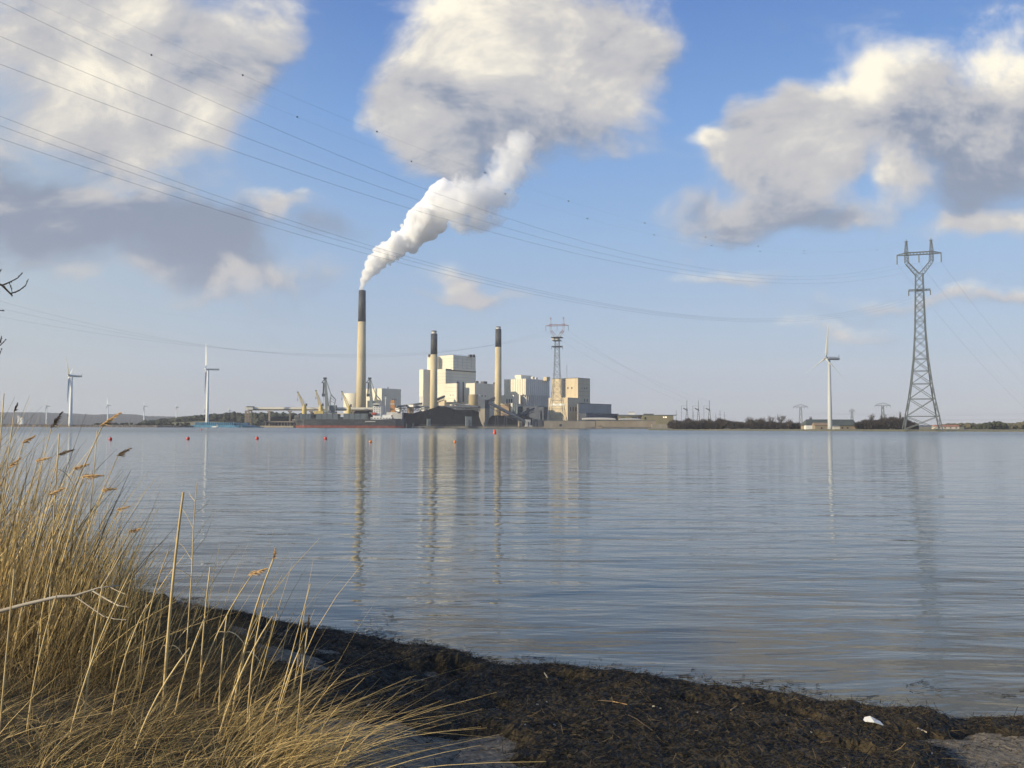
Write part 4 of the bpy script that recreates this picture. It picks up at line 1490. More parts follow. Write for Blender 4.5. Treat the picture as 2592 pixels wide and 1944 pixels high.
# chimneys
def chimney(label, cx, D, wb, wt, top, band, capspec):
    x = gx(cx, D)
    zt, zb = gz(cx, top, D), gz(cx, band, D)
    rb, rt = wb * D / F / 2, wt * D / F / 2
    rm = rb + (rt - rb) * ((zb - 2.3) / (zt - 2.3)) ** .9
    root = thing('chimney', label, 'chimney', (x, D, 2.3), 'concrete chimneys of the power station')
    MB().lathe([(rb, 0), (rb + (rm - rb) * .5, (zb - 2.3) * .45), (rm, zb - 2.3)], (x, D, 2.3), 40).build('shaft', M_conc, root, True)
    MB().lathe([(rm * 1.012, zb - 2.3 - .3), (rt * 1.01, zt - 2.3), (rt * .82, zt - 2.25), (rt * .80, zt - 2.3 - 3)], (x, D, 2.3), 40).build('black_band', M_black, root, True)
    if capspec:
        z2 = gz(cx, capspec, D)
        MB().lathe([(rt * .78, zt - 2.3 - 2), (rt * .78, z2 - 2.3 - 1.2)], (x, D, 2.3), 24).build('flue', M_capw, root, True)
        MB().lathe([(rt * .80, z2 - 2.3 - 1.2), (rt * .80, z2 - 2.3), (rt * .6, z2 - 2.3 + .2)], (x, D, 2.3), 24).build('flue_rim', M_black, root)
    else:
        MB().lathe([(rt * .55, zt - 2.3 - 2.5), (rt * .55, zt - 2.3 + .7)], (x, D, 2.3), 24).build('flue', M_black, root, True)
    return x, zt, rt


chx, chz, chr_ = chimney('tallest chimney, black-topped, giving off the white plume', 913, 1290, 27.5, 17.5, 735.5, 814, None)
chimney('short black-topped chimney in front of the stepped boiler house', 1097, 1208, 20.5, 16.5, 845, 897, 837.5)
chimney('short black-topped chimney between the grey hall and cream silo block', 1260.5, 1228, 19, 15, 833, 878, 827)

# silo and store left of the big chimney
xs = gx(893.5, 1322)
sil = thing('silo', 'round cream silo behind the tallest chimney', 'silo', (xs, 1322, 2.3))
rs = 24.5 * 1322 / F
MB().lathe([(rs, 0), (rs, gz(893, 997, 1322) - 2.3), (rs * .97, gz(893, 996.3, 1322) - 2.3)], (xs, 1322, 2.3), 48).build('shell', M_panel, sil, True)
MB().lathe([(rs * .97, 0), (.5, 1.2)], (xs, 1322, gz(893, 996.3, 1322)), 48).build('roof', M_panel2, sil, True)
des = building('store_building', 'cream and grey block right of the tallest chimney', 966, 1335)
s_ = MB(); fS, _, _ = block(s_, 955, 966.5, 1015, 983, None, 1335); s_.build('wall', M_panel, des)
s_ = MB(); block(s_, 924, 950, 957, 983.5, None, 1350); s_.build('side_wing', M_panel, des)
s_ = MB(); block(s_, 930, 938, 950, 1014, None, 1318); s_.build('annex', M_panel, des)
s_ = MB(); rooftop(s_, 981, 983, 980, 985, 1350); s_.build('roof_vent', M_darkslot, des)

# ribbed cream block of the older unit
D2 = 1290
e_ = building('silo_block', 'ribbed cream block right of the last chimney, grey on its shaded side', 1331, D2)
s_ = MB(); fE, _, zE = block(s_, 1276, 1331, 1391, 958.5, 1000, D2); s_.build('upper_block', M_panel, e_)
for i in range(9):
    s2 = MB(); facequad(s2, fE, 'L', .04 + i * .108, .085 + i * .108, gz(1331, 999, D2), gz(1331, 958.8, D2), .5); s2.build('rib', M_panel, e_)
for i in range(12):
    s2 = MB(); facequad(s2, fE, 'R', .02 + i * .082, .045 + i * .082, gz(1331, 1058, D2), gz(1331, 959.5, D2), .4); s2.build('rib', M_panel2, e_)  # ribs greyer here: the right side's shade is put into their colour
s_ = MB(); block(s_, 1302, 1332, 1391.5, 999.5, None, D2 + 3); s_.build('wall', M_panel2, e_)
s_ = MB(); block(s_, 1303, 1319, 1346, 949, 960, D2 + 20); s_.build('penthouse', M_panel, e_)
for xa, xb, tp in ((1345, 1352, 953.5), (1353, 1360, 955.5), (1378, 1390, 954.5)):
    v_ = MB(); rooftop(v_, xa, xb, tp, 962, D2 + 30); v_.build('roof_vent', M_tan if xa == 1378 else M_panel2, e_)
s_ = MB(); block(s_, 1268, 1301, 1318, 999.8, None, D2 - 8); s_.build('base_wing', M_panel, e_)
s_ = MB(); block(s_, 1313.5, 1317, 1318.5, 999.6, 1022, D2 - 18); s_.build('duct', M_panel, e_)
for i, px in enumerate((1283, 1289, 1296)):
    s2 = MB(); facequad(s2, [tuple(at(1301, 1000, D2 - 8)[:2]), (0, 0), (0, 0), tuple(reach(at(1301, 1000, D2 - 8), DL, 1268, 1000))], 'L', .12 + i * .18, .22 + i * .18, gz(1301, 1021, D2 - 8), gz(1301, 1010, D2 - 8), .3); s2.build('window', M_darkslot, e_)
lb = building('brown_shed', 'low brown brick building at the foot of the last chimney', 1288, 1215)
s_ = MB(); block(s_, 1266, 1288, 1294, 1023.5, None, 1215); s_.build('wall', M_brown, lb)
s_ = MB(); block(s_, 1266, 1288.5, 1294.5, 1021.5, 1023.5, 1214); s_.build('roof', M_tan, lb)
lb = building('tank_row_building', 'grey low building of upright tanks below the ribbed block', 1306, 1205)
s_ = MB(); block(s_, 1293, 1297, 1312, 1020, None, 1205); s_.build('wall', M_panel2, lb)
for i in range(3):
    xx = gx(1299 + i * 5, 1198); MB().lathe([(1.3, 0), (1.3, gz(1300, 1021, 1198) - 2.3)], (xx, 1198, 2.3), 12).build('tank', M_gsteel, lb, True)
lb = building('dark_shed', 'dark blue shed in front of the shaded ribbed block', 1362, 1195)
s_ = MB(); block(s_, 1308, 1362, 1377, 1028, None, 1195); s_.build('wall', M_dsteel, lb)
s_ = MB(); block(s_, 1362.5, 1376, 1386, 1029.5, None, 1188); s_.build('annex', M_dsteel, lb)

# tan block at the right with a stair tower
D3 = 1215
f_ = building('tan_block', 'tall tan block with two dark slit windows behind the middle pylon', 1463, D3)
s_ = MB(); fF, _, zF = block(s_, 1397, 1463, 1493.5, 957, None, D3); s_.build('wall', M_tan, f_)
s_ = MB(); block(s_, 1396.8, 1463.2, 1493.7, 956, 957, D3 - .5); s_.build('roof', M_slate, f_)
for ua in (.21, .36):
    s2 = MB(); facequad(s2, fF, 'L', ua, ua + .035, gz(1450, 984, D3), gz(1450, 979, D3), .25); s2.build('window', M_glass, f_)
for ua, p1, p2 in ((.28, 983, 981), (.50, 984, 980), (.70, 983, 979.5), (.52, 1016, 1009), (.72, 1016, 1009)):
    s2 = MB(); facequad(s2, fF, 'R', ua, ua + .05, gz(1475, p1, D3), gz(1475, p2, D3), .25); s2.build('window', M_glass, f_)
stt = MB()
c_, r_, b_, l_ = [np.array(q_) for q_ in fF]
nL = np.array([-math.sin(YAW), -math.cos(YAW)])
pa, pb = c_ + (l_ - c_) * .47 + nL * 1.5, c_ + (l_ - c_) * .60 + nL * 1.5
za, zb_ = gz(1430, 1008, D3), gz(1430, 957, D3)
n_ = 13
for i in range(n_):
    z0, z1 = za + (zb_ - za) * i / n_, za + (zb_ - za) * (i + 1) / n_
    stt.bar((*pa, z0), (*pb, (z0 + z1) / 2), .9); stt.bar((*pb, (z0 + z1) / 2), (*pa, z1), .9); stt.bar((*pa, z1), (*pb, z1), .5)
stt.build('stair', M_dsteel, f_)
MB().bar((*(c_ + (l_ - c_) * .42), zF), (*(c_ + (l_ - c_) * .42), gz(1430, 921, D3)), .4).build('antenna', M_galv, f_)
for py_ in (971, 990, 1001):
    for sd_ in 'LR':
        s2 = MB(); facequad(s2, fF, sd_, .62 if sd_ == 'L' else 0, 1, gz(1450, py_ + .5, D3), gz(1450, py_, D3), .14); s2.build('panel_joint', M_brown, f_)
g_ = building('front_block', 'sunlit lower block at the foot of the middle pylon', 1437, 1196)
s_ = MB(); fG, _, _ = block(s_, 1388.5, 1437, 1465, 1006, None, 1196); s_.build('wall', M_tan, g_)
s_ = MB(); facequad(s_, fG, 'L', .14, .86, gz(1420, 1026.5, 1196), gz(1420, 1021.5, 1196), .8); s_.build('canopy', M_white, g_)
for i in range(3):
    s_ = MB(); facequad(s_, fG, 'R', .2 + .25 * i, .26 + .25 * i, gz(1450, 1040, 1196), gz(1450, 1030, 1196), .25); s_.build('window', M_glass, g_)
h_ = building('office_block', 'long grey low block right of the tan block', 1463, 1238)
s_ = MB(); fH, _, _ = block(s_, 1461, 1464, 1547.5, 1021.5, None, 1194); s_.build('wall', mat('grey_cladding', (.36, .34, .31), .7, .08, .1, (1, 1, .3)), h_)
s_ = MB(); block(s_, 1460.5, 1464, 1548, 1020.2, 1021.5, 1193.5); s_.build('roof', M_slate, h_)
i_ = building('dark_hall', 'dark blue flat hall before the long grey block', 1470, 1195)
s_ = MB(); block(s_, 1466, 1484, 1565.5, 1046.5, None, 1177); s_.build('wall', M_dsteel, i_)
s_ = MB(); block(s_, 1465.5, 1484, 1566, 1045.5, 1046.5, 1176.5); s_.build('roof', M_slate, i_)

# long olive building to the right
D4 = 1210
j_ = building('olive_building', 'long flat olive building by the thicket, two lit windows', 1600, D4)
xa, xb = gx(1567, D4), gx(1703, D4)
xm = gx(1624, D4)
zt = gz(1620, 1052.5, D4)
MB().prism([(xa, D4), (xm, D4), (xm, D4 + 24), (xa, D4 + 24)], 2.3, zt).build('wall', M_olive, j_)
MB().prism([(xm + .2, D4 - 5), (xb, D4 - 5), (xb, D4 + 24), (xm + .2, D4 + 24)], 2.3, zt + .4).build('wall', M_olive, j_)
MB().prism([(xa - 1, D4 - 1), (xb + 4, D4 - 7), (xb + 4, D4 + 25), (xa - 1, D4 + 25)], zt + .5, zt + 1.3).build('roof', M_slate, j_)
for a, b in ((1599, 1612), (1614, 1622), (1630, 1634)):
    MB().box(((gx(a, D4) + gx(b, D4)) / 2, D4 - (.1 if b < 1624 else 5.1), zt - 3.5), (gx(b, D4) - gx(a, D4), .5, 3.4)).build('window', M_glass, j_)
lm = bpy.data.materials.new('lit_window'); lm.use_nodes = True
lm.node_tree.nodes['Principled BSDF'].inputs['Emission Color'].default_value = (1, .75, .4, 1)
lm.node_tree.nodes['Principled BSDF'].inputs['Emission Strength'].default_value = 1.2
for a, b in ((1677, 1680), (1682, 1686)):
    MB().box(((gx(a, D4) + gx(b, D4)) / 2, D4 - 5.1, zt - 1.8), (gx(b, D4) - gx(a, D4), .5, 1.6)).build('window', lm, j_)
MB().box((gx(1644, D4), D4 + 8, zt + 2.2), (13, 8, 1.6)).build('roof_monitor', M_slate, j_)
w_ = thing('rooftop_cabin', 'small white plant cabin on the flat olive building’s roof', 'cabin', (gx(1600, D4), D4 + 6, zt + 1.3))
MB().box((gx(1600, D4), D4 + 6, zt + 3.1), (8.5, 5, 3.6)).build('cabin_wall', M_white, w_)
MB().box((gx(1600, D4), D4 + 6, zt + 5.1), (9, 5.5, .4)).build('roof', M_galv, w_)

# tarpaulin mounds, walls, small huts, cars at the waterfront
for a, b, p, lab in ((1475, 1559, 1058, 'long low white tarpaulin roof behind the quay wall'), (1568, 1626, 1060, 'shorter white tarpaulin roof behind the stained quay wall')):
    D = 1161
    m_ = MB(); xs_ = np.linspace(gx(a, D), gx(b, D), 12)
    for i in range(11):
        za = gz(a, p, D)
        h0, h1 = [za * (.93 + .07 * math.sin(math.pi * q_ / 11) ** .5) for q_ in (i, i + 1)]
        m_.prism([(xs_[i], D), (xs_[i + 1], D), (xs_[i + 1], D + 14), (xs_[i], D + 14)], [gz(a, 1062, D)] * 4, [h0 - .5, h1 - .5, h1 + .8, h0 + .8])
    r_t = thing('tarpaulin_roof', lab, 'shelter', (gx(a, D), D, 2.3))
    m_.build('cover', M_tarp, r_t)
    for px in np.linspace(a + 3, b - 3, 6):
        MB().bar((gx(px, D), D + 2, 2.3), (gx(px, D), D + 2, gz(a, 1062, D) + .2), .4).build('post', M_galv, r_t)


def wall_(label, a, b, top, D, m_, coping):
    x0, x1 = gx(a, D), gx(b, D)
    root = thing('quay_wall', label, 'wall', ((x0 + x1) / 2, D, 2.3), 'long low walls along the quay')
    MB().prism([(x0, D), (x1, D - .5), (x1, D + 1.5), (x0, D + 1.5)], .2, gz((a + b) / 2, top, D)).build('wall_face', m_, root)
    MB().prism([(x0 - .3, D - .4), (x1 + .3, D - .9), (x1 + .3, D + 1.9), (x0 - .3, D + 1.9)], gz((a + b) / 2, top, D) + .002, gz((a + b) / 2, top, D) + .6).build('coping', coping, root)
    return root, x0, x1


r1, x0, x1 = wall_('grey-tan quay wall with a dark opening, below the middle pylon', 1377, 1507, 1065.5, 1158, M_wallg, M_galv)
MB().box((gx(1419, 1158), 1157.9, gz(1419, 1076.5, 1158)), (3.0, .6, 3.0)).build('opening', M_glass, r1)
r2, x0, x1 = wall_('longer brown-stained quay wall next to the thicket', 1509, 1660, 1065, 1156, M_wallg2, M_galv)
MB().prism([(gx(1650, 1150), 1149), (gx(1708, 1150), 1147), (gx(1708, 1150), 1156), (gx(1650, 1150), 1157)], .2, gz(1680, 1074, 1150)).build('ramp', M_wallg, r2)


def car(label, px, py, D, m_, ln=4.6):
    x = gx(px, D)
    z = gz(px, py, D)
    z = max(z - .9, 2.42)
    root = thing('car', label, 'car', (x, D, z), 'cars parked at the quay')
    b = MB()
    prof = [(-.5, .35), (-.5, .85), (-.28, .95), (-.16, 1.45), (.2, 1.45), (.34, .98), (.5, .85), (.5, .35)]
    n = len(prof)
    vs = [(x + p * ln, D - .85, z + h) for p, h in prof] + [(x + p * ln, D + .85, z + h) for p, h in prof]
    b.add(vs, [tuple(range(n))[::-1], tuple(range(n, 2 * n))] + [(i, (i + 1) % n, n + (i + 1) % n, n + i) for i in range(n)])
    b.build('body', m_, root)
    MB().box((x + .02 * ln, D, z + 1.2), (ln * .36, 1.74, .34)).build('window', M_glass, root)
    for sx in (-.3, .3):
        for sy in (-.8, .8):
            MB().tube([(x + sx * ln, D + sy - .1, z + .33), (x + sx * ln, D + sy + .1, z + .33)], .33, 12).build('wheel', M_black, root)


car('white car on the quay, next to another white car', 1331, 1080, 1153, M_white)
car('white car on the quay nearer the wall', 1343, 1080, 1153, M_white)
car('dark car parked before the brown-stained wall', 1521, 1079, 1150, M_darkslot, 6.5)
for px, py, wd, ht, lab, m_ in ((1085, 1061, 9, 16, 'small grey-green hut before the coal heap’s left end', M_gsteel), (1186, 1055, 15, 20, 'grey-green shed in front of the middle of the coal heap', M_gsteel), (1316, 1066, 8, 12, 'little tan hut on the quay beside the white cars', M_wallg2),
                                 (1336, 1062, 12, 16, 'grey container-like cabin behind the white cars', M_panel2), (1355, 1062, 14, 16, 'dark cabin with pale frame right of the white cars', M_dsteel), (1369, 1063, 14, 16, 'dark framed bay against the quay wall’s end', M_darkslot)):
    D = 1166
    w2 = wd * D / F
    h2 = gz(px, py, D)
    root = thing('hut', lab, 'hut', (gx(px, D), D, 2.5), 'small huts along the quay')
    MB().box((gx(px, D), D, (2.5 + h2) / 2), (w2, 5, h2 - 2.5), R(12)).build('hut_wall', m_, root)
    MB().box((gx(px, D), D, h2 + .25), (w2 + .8, 5.8, .5), R(12)).build('roof', M_galv, root)
    MB().box((gx(px, D) + w2 * .1, D - 2.6, 2.5 + (h2 - 2.5) * .35), (w2 * .22, .8, (h2 - 2.5) * .7), R(12)).build('door', M_darkslot, root)
# guard rail along the quay edge
qr = thing('guard_rail', 'thin pale guard rail along the quay below the coal heap', 'railing', (gx(1200, 1150), 1154, 2.5))
m_ = MB()
xs_ = np.linspace(gx(1060, 1176), gx(1375, 1162), 60)
for i in range(59):
    Da, Db = 1178 - (1178 - 1164) * i / 59 * .9, 1178 - (1178 - 1164) * (i + 1) / 59 * .9
    m_.bar((xs_[i], Da, 4.2), (xs_[i + 1], Db, 4.2), .28)
    m_.bar((xs_[i], Da, 2.2), (xs_[i], Da, 4.2), .2)
m_.build('rail', M_galv, qr)


# coal heaps
def heap(label, prof, D, depth, base=2.2):
    pxs = np.arange(prof[0][0], prof[-1][0] + .1, 2.0)
    top = np.interp(pxs, [a for a, _ in prof], [b for _, b in prof])
    nr = 16
    V = []
    for j in range(nr + 1):
        t = j / nr
        D_ = D + depth * t
        prof_h = 1 - abs(t - .5) * 2
        hs = sst(prof_h, -.1, .85)
        for px, tp in zip(pxs, top):
            zt = gz(px, tp, D + depth * .5)
            z = base - .3 + (zt - base) * hs * (1 + .0 * t)
            z += (fbm_np(np.array([px]), np.array([t * 40]), .13, 3, 5)[0] - .5) * 2.2 * hs * (1 if .1 < t < .9 else 0)
            V.append((gx(px, D_), D_, z))
    V = np.array(V)
    nx = len(pxs)
    i = np.arange(nx * (nr + 1)).reshape(nr + 1, nx)
    qq = np.stack([i[:-1, :-1], i[:-1, 1:], i[1:, 1:], i[1:, :-1]], -1).reshape(-1, 4)
    o = np_mesh('coal_heap', V, qq, M_coal, False)
    tag(o, label, 'coal heap', 'black coal heaps at the power station')


heap('long black coal heap in front of the boiler house', [(1005, 1070), (1015, 1047), (1024, 1044), (1045, 1046), (1062, 1041), (1085, 1037), (1100, 1031), (1120, 1028), (1135, 1031), (1150, 1037), (1165, 1038), (1190, 1036), (1205, 1041), (1225, 1046), (1240, 1062)], 1180, 19)
heap('black coal heap with small peaks at the foot of the tallest chimney', [(878, 1050), (892, 1037), (899, 1035), (906, 1037), (915, 1035), (925, 1037), (935, 1036), (950, 1046), (1000, 1060)], 1200, 26)
heap('low black coal heap under the pier conveyor', [(672, 1068), (690, 1056), (700, 1053), (720, 1055), (732, 1052), (760, 1049), (800, 1052), (880, 1056)], 1225, 24)
heap('black coal heap beneath the sloping conveyor by the transfer tower', [(1226, 1068), (1245, 1052), (1275, 1052), (1300, 1050), (1330, 1052), (1350, 1062)], 1180, 14)


# transfer tower and conveyors
D5 = 1178
k_ = thing('transfer_tower', 'square dark-topped transfer tower where the conveyors meet', 'tower', (gx(1227, D5), D5, 2.3))
s_ = MB(); block(s_, 1212.5, 1227.5, 1239, 1034.5, None, D5); s_.build('concrete_base', M_wallg, k_)
s_ = MB(); block(s_, 1211.8, 1227.5, 1239.8, 1012, 1033.2, D5 - 1); s_.build('cabin', M_dsteel, k_)
s_ = MB(); block(s_, 1211.5, 1227.5, 1240, 1033.4, 1034.4, D5 - 1.3); s_.build('ledge', M_gsteel, k_)


def conveyor(label, a, b, w, m_, legs=(), tr=True):
    a, b = np.array(a), np.array(b)
    root = thing('conveyor', label, 'conveyor', a, 'coal conveyors of the power station')
    d = Vector(tuple(b - a)); n_ = max(4, int(d.length / 9))
    g = MB().bar(a, b, w * .7); g.build('gallery', m_, root)
    if tr:
        t_ = MB(); truss(t_, a - np.array([0, 0, w]), b - np.array([0, 0, w]), w * .8, w * .8, n_, .4, .3); t_.build('truss', M_dsteel, root)
    for f_ in legs:
        p = a + (b - a) * f_
        l_ = MB()
        for s2 in (-1, 1): l_.bar((p[0] + s2 * 2.2, p[1], 2.0), (p[0] + s2 * .8, p[1], p[2] - w), .7)
        l_.build('support', M_dsteel, root)
    return root


conveyor('dark conveyor sloping down to the right of the transfer tower', at(1238, 1018, 1176), at(1302, 1052, 1170), 4.4, M_dsteel, (.3, .65))
conveyor('dark conveyor rising from the right toward the low sheds', at(1300, 1054, 1172), at(1352, 1034, 1186), 3.2, M_dsteel, (.5,))
conveyor('low dark conveyor slanting down to the quay huts', at(1300, 1050, 1168), at(1334, 1068, 1164), 2.6, M_dsteel)
conveyor('flat conveyor running from the transfer tower along the coal heap', at(1212, 1029, 1182), at(1048, 1029.5, 1226), 3.0, M_dsteel, (.2, .4, .6, .8))
conveyor('short conveyor behind the transfer tower toward the grey hall', at(1238, 1013, 1182), at(1252, 1006, 1215), 2.5, M_dsteel)
conveyor('inclined conveyor entering the boiler house front', at(1096, 1015, 1228), at(1125, 1003, 1244), 3.4, M_darkslot, (.4,))
conveyor('conveyor rising from behind the ship’s stern to the boiler house', at(1004, 1029, 1205), at(1068, 1021, 1245), 2.8, M_galv, (.3, .6))
conveyor('curved-looking dark conveyor head before the dark strips', at(1150, 1022, 1215), at(1212, 1030, 1184), 2.4, M_dsteel, (.5,))
for px, py, wd, hd, lab in ((1038, 1025, 24, 5, 'white flat-roofed shed by the ship’s stern conveyor'), (1008, 1033, 13, 9, 'white machinery house just behind the ship’s stern'), (1073, 1030, 8, 14, 'small sunlit white cabin left of the boiler house chimney'), (1143, 1029, 12, 14, 'small sunlit white cabin above the coal heap’s crest'), (1090, 1035, 9, 9, 'low sunlit cabin at the base of the boiler house chimney'), (1184, 1024, 11, 6, 'small white roofed hut below the tan tank')):
    D = 1222
    root = thing('plant_cabin', lab, 'cabin', (gx(px, D), D, 2.3), 'white plant cabins around the coal yard')
    zt, zb = gz(px, py, D), gz(px, py + hd, D)
    MB().box((gx(px, D), D, (zt + zb) / 2), (wd * D / F, 6, zt - zb), R(-25)).build('cabin_wall', M_white, root)
    MB().box((gx(px, D), D, zt + .3), (wd * D / F + 1, 7, .6), R(-25)).build('roof', M_panel2, root)
    MB().box((gx(px, D), D + .5, (zb + 2.2) / 2), (wd * D / F * .7, 3, zb - 2.2), R(-25)).build('plinth', M_brown, root)

# lattice of pipe bridges in the coal yard
pb_ = thing('pipe_bridge', 'low pipe bridge of grey steel behind the coal heap', 'pipe bridge', (gx(1060, 1235), 1235, 2.3))
t_ = MB(); truss(t_, at(1012, 1037, 1235), at(1205, 1034, 1232), 4, 4, 26, .5, .35); t_.build('truss', M_galv, pb_)
for px in np.linspace(1018, 1200, 9):
    MB().bar((gx(px, 1234), 1234, 2.3), (gx(px, 1234), 1234, gz(px, 1037, 1234)), .8).build('post', M_galv, pb_)

# ------------------------------------------------------------------ pier with conveyor, ship, barge
D6 = 1192
pr_ = thing('pier_conveyor', 'long sunlit conveyor bridge on T-shaped posts out to the stair tower', 'conveyor', (gx(640, D6), D6, 2.3))
ga, gb = at(628, 1033.5, D6), at(944, 1034.5, 1206)
g = MB(); g.bar(ga, gb, 2.8); g.build('gallery', M_panel, pr_)
g = MB(); g.bar(ga - np.array([0, 0, 2.2]), gb - np.array([0, 0, 2.2]), 1.1); g.build('beam', M_brown, pr_)
for px in (681.5, 733.5, 787, 842, 893):
    D = D6 + (px - 640) / 300 * 13
    x = gx(px, D)
    t_ = MB().box((x, D, (2.2 + gz(px, 1043, D)) / 2), (2.2, 2.2, gz(px, 1043, D) - 2.2))
    t_.box((x, D, gz(px, 1041.6, D)), (5.0, 3.2, 1.5))
    t_.build('support', M_wallg2, pr_)
stw = MB()
xa, xb = gx(621, D6), gx(638, D6)
z0, z1 = 2.2, gz(630, 1040, D6)
for xx in (xa, (xa + xb) / 2, xb - 1):
    stw.bar((xx, D6 - 2, z0), (xx, D6 - 2, z1), .8); stw.bar((xx, D6 + 2, z0), (xx, D6 + 2, z1), .8)
for i in range(6):
    za, zc = z0 + (z1 - z0) * i / 6, z0 + (z1 - z0) * (i + 1) / 6
    stw.bar((xa, D6 - 2, za), ((xa + xb) / 2, D6 - 2, zc), .8); stw.bar((xa, D6 + 2, zc), (xb - 1, D6 + 2, zc), .9); stw.bar((xa, D6 - 2, zc), (xb - 1, D6 - 2, zc), .6)
stw.build('sunlit_panel', M_wallg2, pr_)
MB().box(((xa + xb) / 2 + .5, D6, gz(630, 1033, D6)), (xb - xa + 2, 6, 4.2)).build('head_house', M_panel2, pr_)
MB().box(((xa + xb) / 2 + 2, D6, gz(630, 1029.6, D6)), (xb - xa, 6.6, 1.2)).build('roof', M_slate, pr_)
pd = thing('pier', 'low pier deck in front of the coal under the conveyor', 'pier', (gx(700, 1186), 1186, 1))
MB().prism([(gx(668, 1184), 1184), (gx(745, 1184), 1184), (gx(745, 1184), 1196), (gx(668, 1184), 1196)], gz(700, 1069, 1184), gz(700, 1066, 1184)).build('deck', M_wallg, pd)
for px in range(672, 745, 8):
    MB().bar((gx(px, 1187), 1187, -1), (gx(px, 1187), 1187, gz(700, 1068.5, 1184)), .9).build('pile', M_rock, pd)
sw = thing('sheet_pile_wall', 'sunlit yellowish ribbed sheet pile wall between barge and ship', 'wall', (gx(700, 1174), 1174, 0))
m_ = MB(); x_ = gx(660, 1174)
zt = gz(700, 1078.5, 1174)
i = 0
while x_ < gx(742, 1174):
    m_.box((x_, 1174 + (.5 if i % 2 else 0), zt / 2 - .5), (1.5, .8, zt + 1)); x_ += 1.5; i += 1
m_.build('piling', M_tan, sw)
MB().box((gx(701, 1174), 1175.6, zt + .3), (gx(742, 1174) - gx(660, 1174), 2, .6)).build('cap_beam', M_wallg, sw)

# blue barge
D7 = 1110
bg = thing('barge', 'flat blue barge with upright blue fenders moored by the tall turbine', 'barge', (gx(560, D7), D7, 0))
zd = gz(560, 1076.3, D7)
hull = [(gx(474, D7), D7), (gx(612, D7), D7), (gx(640, D7), D7 + 6), (gx(640, D7), D7 + 14), (gx(474, D7), D7 + 14)]
MB().prism(hull, -.6, zd).build('hull', M_blue, bg)
MB().prism([(gx(605, D7), D7 - .4), (gx(660, D7), D7 + 4), (gx(660, D7), D7 + 13), (gx(608, D7), D7 + 13)], [-.6] * 4, [zd * .95, zd * .35, zd * .35, zd * 1.02]).build('bow_ramp', M_blued, bg)
MB().box((gx(606, D7), D7 + 9, zd + 1.6), (18, 5, 3.2)).build('deckhouse', M_blued, bg)
zf = gz(560, 1069, D7)
for px in np.linspace(493, 590, 21):
    MB().box((gx(px, D7), D7 + 1.5, (zd + zf) / 2), (.95, .8, zf - zd)).build('fender_post', M_blue, bg)
MB().box((gx(541, D7), D7 + 4, zd + (zf - zd) * .5), (gx(590, D7) - gx(493, D7), .4, (zf - zd) * .9)).build('bulwark', M_blued, bg)
MB().tube([(gx(476.5, D7), D7 - .3, zd * .55), (gx(476.5, D7), D7 + .3, zd * .55)], 1.0, 12).build('fender', M_white, bg)
D8 = 1100
bt = thing('workboat', 'small white boat lying alongside the blue barge', 'boat', (gx(545, D8), D8, 0))
m_ = MB()
xl, xr = gx(536, D8), gx(552.5, D8)
m_.prism([(xl, D8), (xr - 2, D8 - 1.2), (xr, D8), (xr - 2, D8 + 1.2), (xl, D8 + .9)], [.25] * 5, [1.2, 1.5, 1.8, 1.5, 1.2])
m_.build('hull', M_white, bt)
MB().box((gx(550, D8), D8, 2.2), (1.9, 1.6, 2.2)).build('cabin', M_white, bt)
MB().box((gx(550, D8) - .1, D8, 2.6), (2.0, 1.7, .55)).build('window', M_glass, bt)

# the bulk carrier
D9 = 1160
sh = thing('cargo_ship', 'black-hulled bulk carrier with three yellow cranes moored at the pier', 'ship', (gx(890, D9), D9, 0))
Z = lambda px, py: gz(px, py, D9)
XX = lambda px: gx(px, D9)


def ship_section(px, ybow):
    return XX(px)


m_ = MB()
zs_deck = Z(900, 1061.5)
bm_ = 13.0
# hull outline from bow (left) to stern (right)
stn = [(737, 0.3, Z(737, 1056)), (745, 4.5, Z(745, 1056.5)), (757, 9.0, Z(757, 1058)), (768, bm_ * .9, zs_deck), (800, bm_, zs_deck), (960, bm_, zs_deck), (1000, bm_ * .9, Z(1000, 1060)), (1022, bm_ * .6, Z(1022, 1059.5))]


def hull_part(z_lo, z_hi, rake, m__, name, sc=1.0):
    vs, fs = [], []
    for (px, hb, zdk) in stn:
        top = zdk if z_hi is None else z_hi
        dx = rake * (1 - 0) if px <= 757 else 0
        k = .72 if px <= 757 else .96
        lo_x = XX(px) + (3.2 if px == 737 else 2.0 if px == 745 else 0)
        vs += [(XX(px) + (3.0 * (1 - top / 12) if px == 737 else 0), D9 + 14 - hb * sc, top), (lo_x, D9 + 14 - hb * k * sc, z_lo), (lo_x, D9 + 14 + hb * k * sc, z_lo), (XX(px) + (3.0 * (1 - top / 12) if px == 737 else 0), D9 + 14 + hb * sc, top)]
    n = len(stn)
    for i in range(n - 1):
        for k in range(4):
            fs.append((i * 4 + k, i * 4 + (k + 1) % 4, i * 4 + 4 + (k + 1) % 4, i * 4 + 4 + k))
    fs += [(0, 1, 2, 3), tuple(range(4 * n - 4, 4 * n))[::-1]]
    return MB().add(vs, fs).build(name, m__, sh)


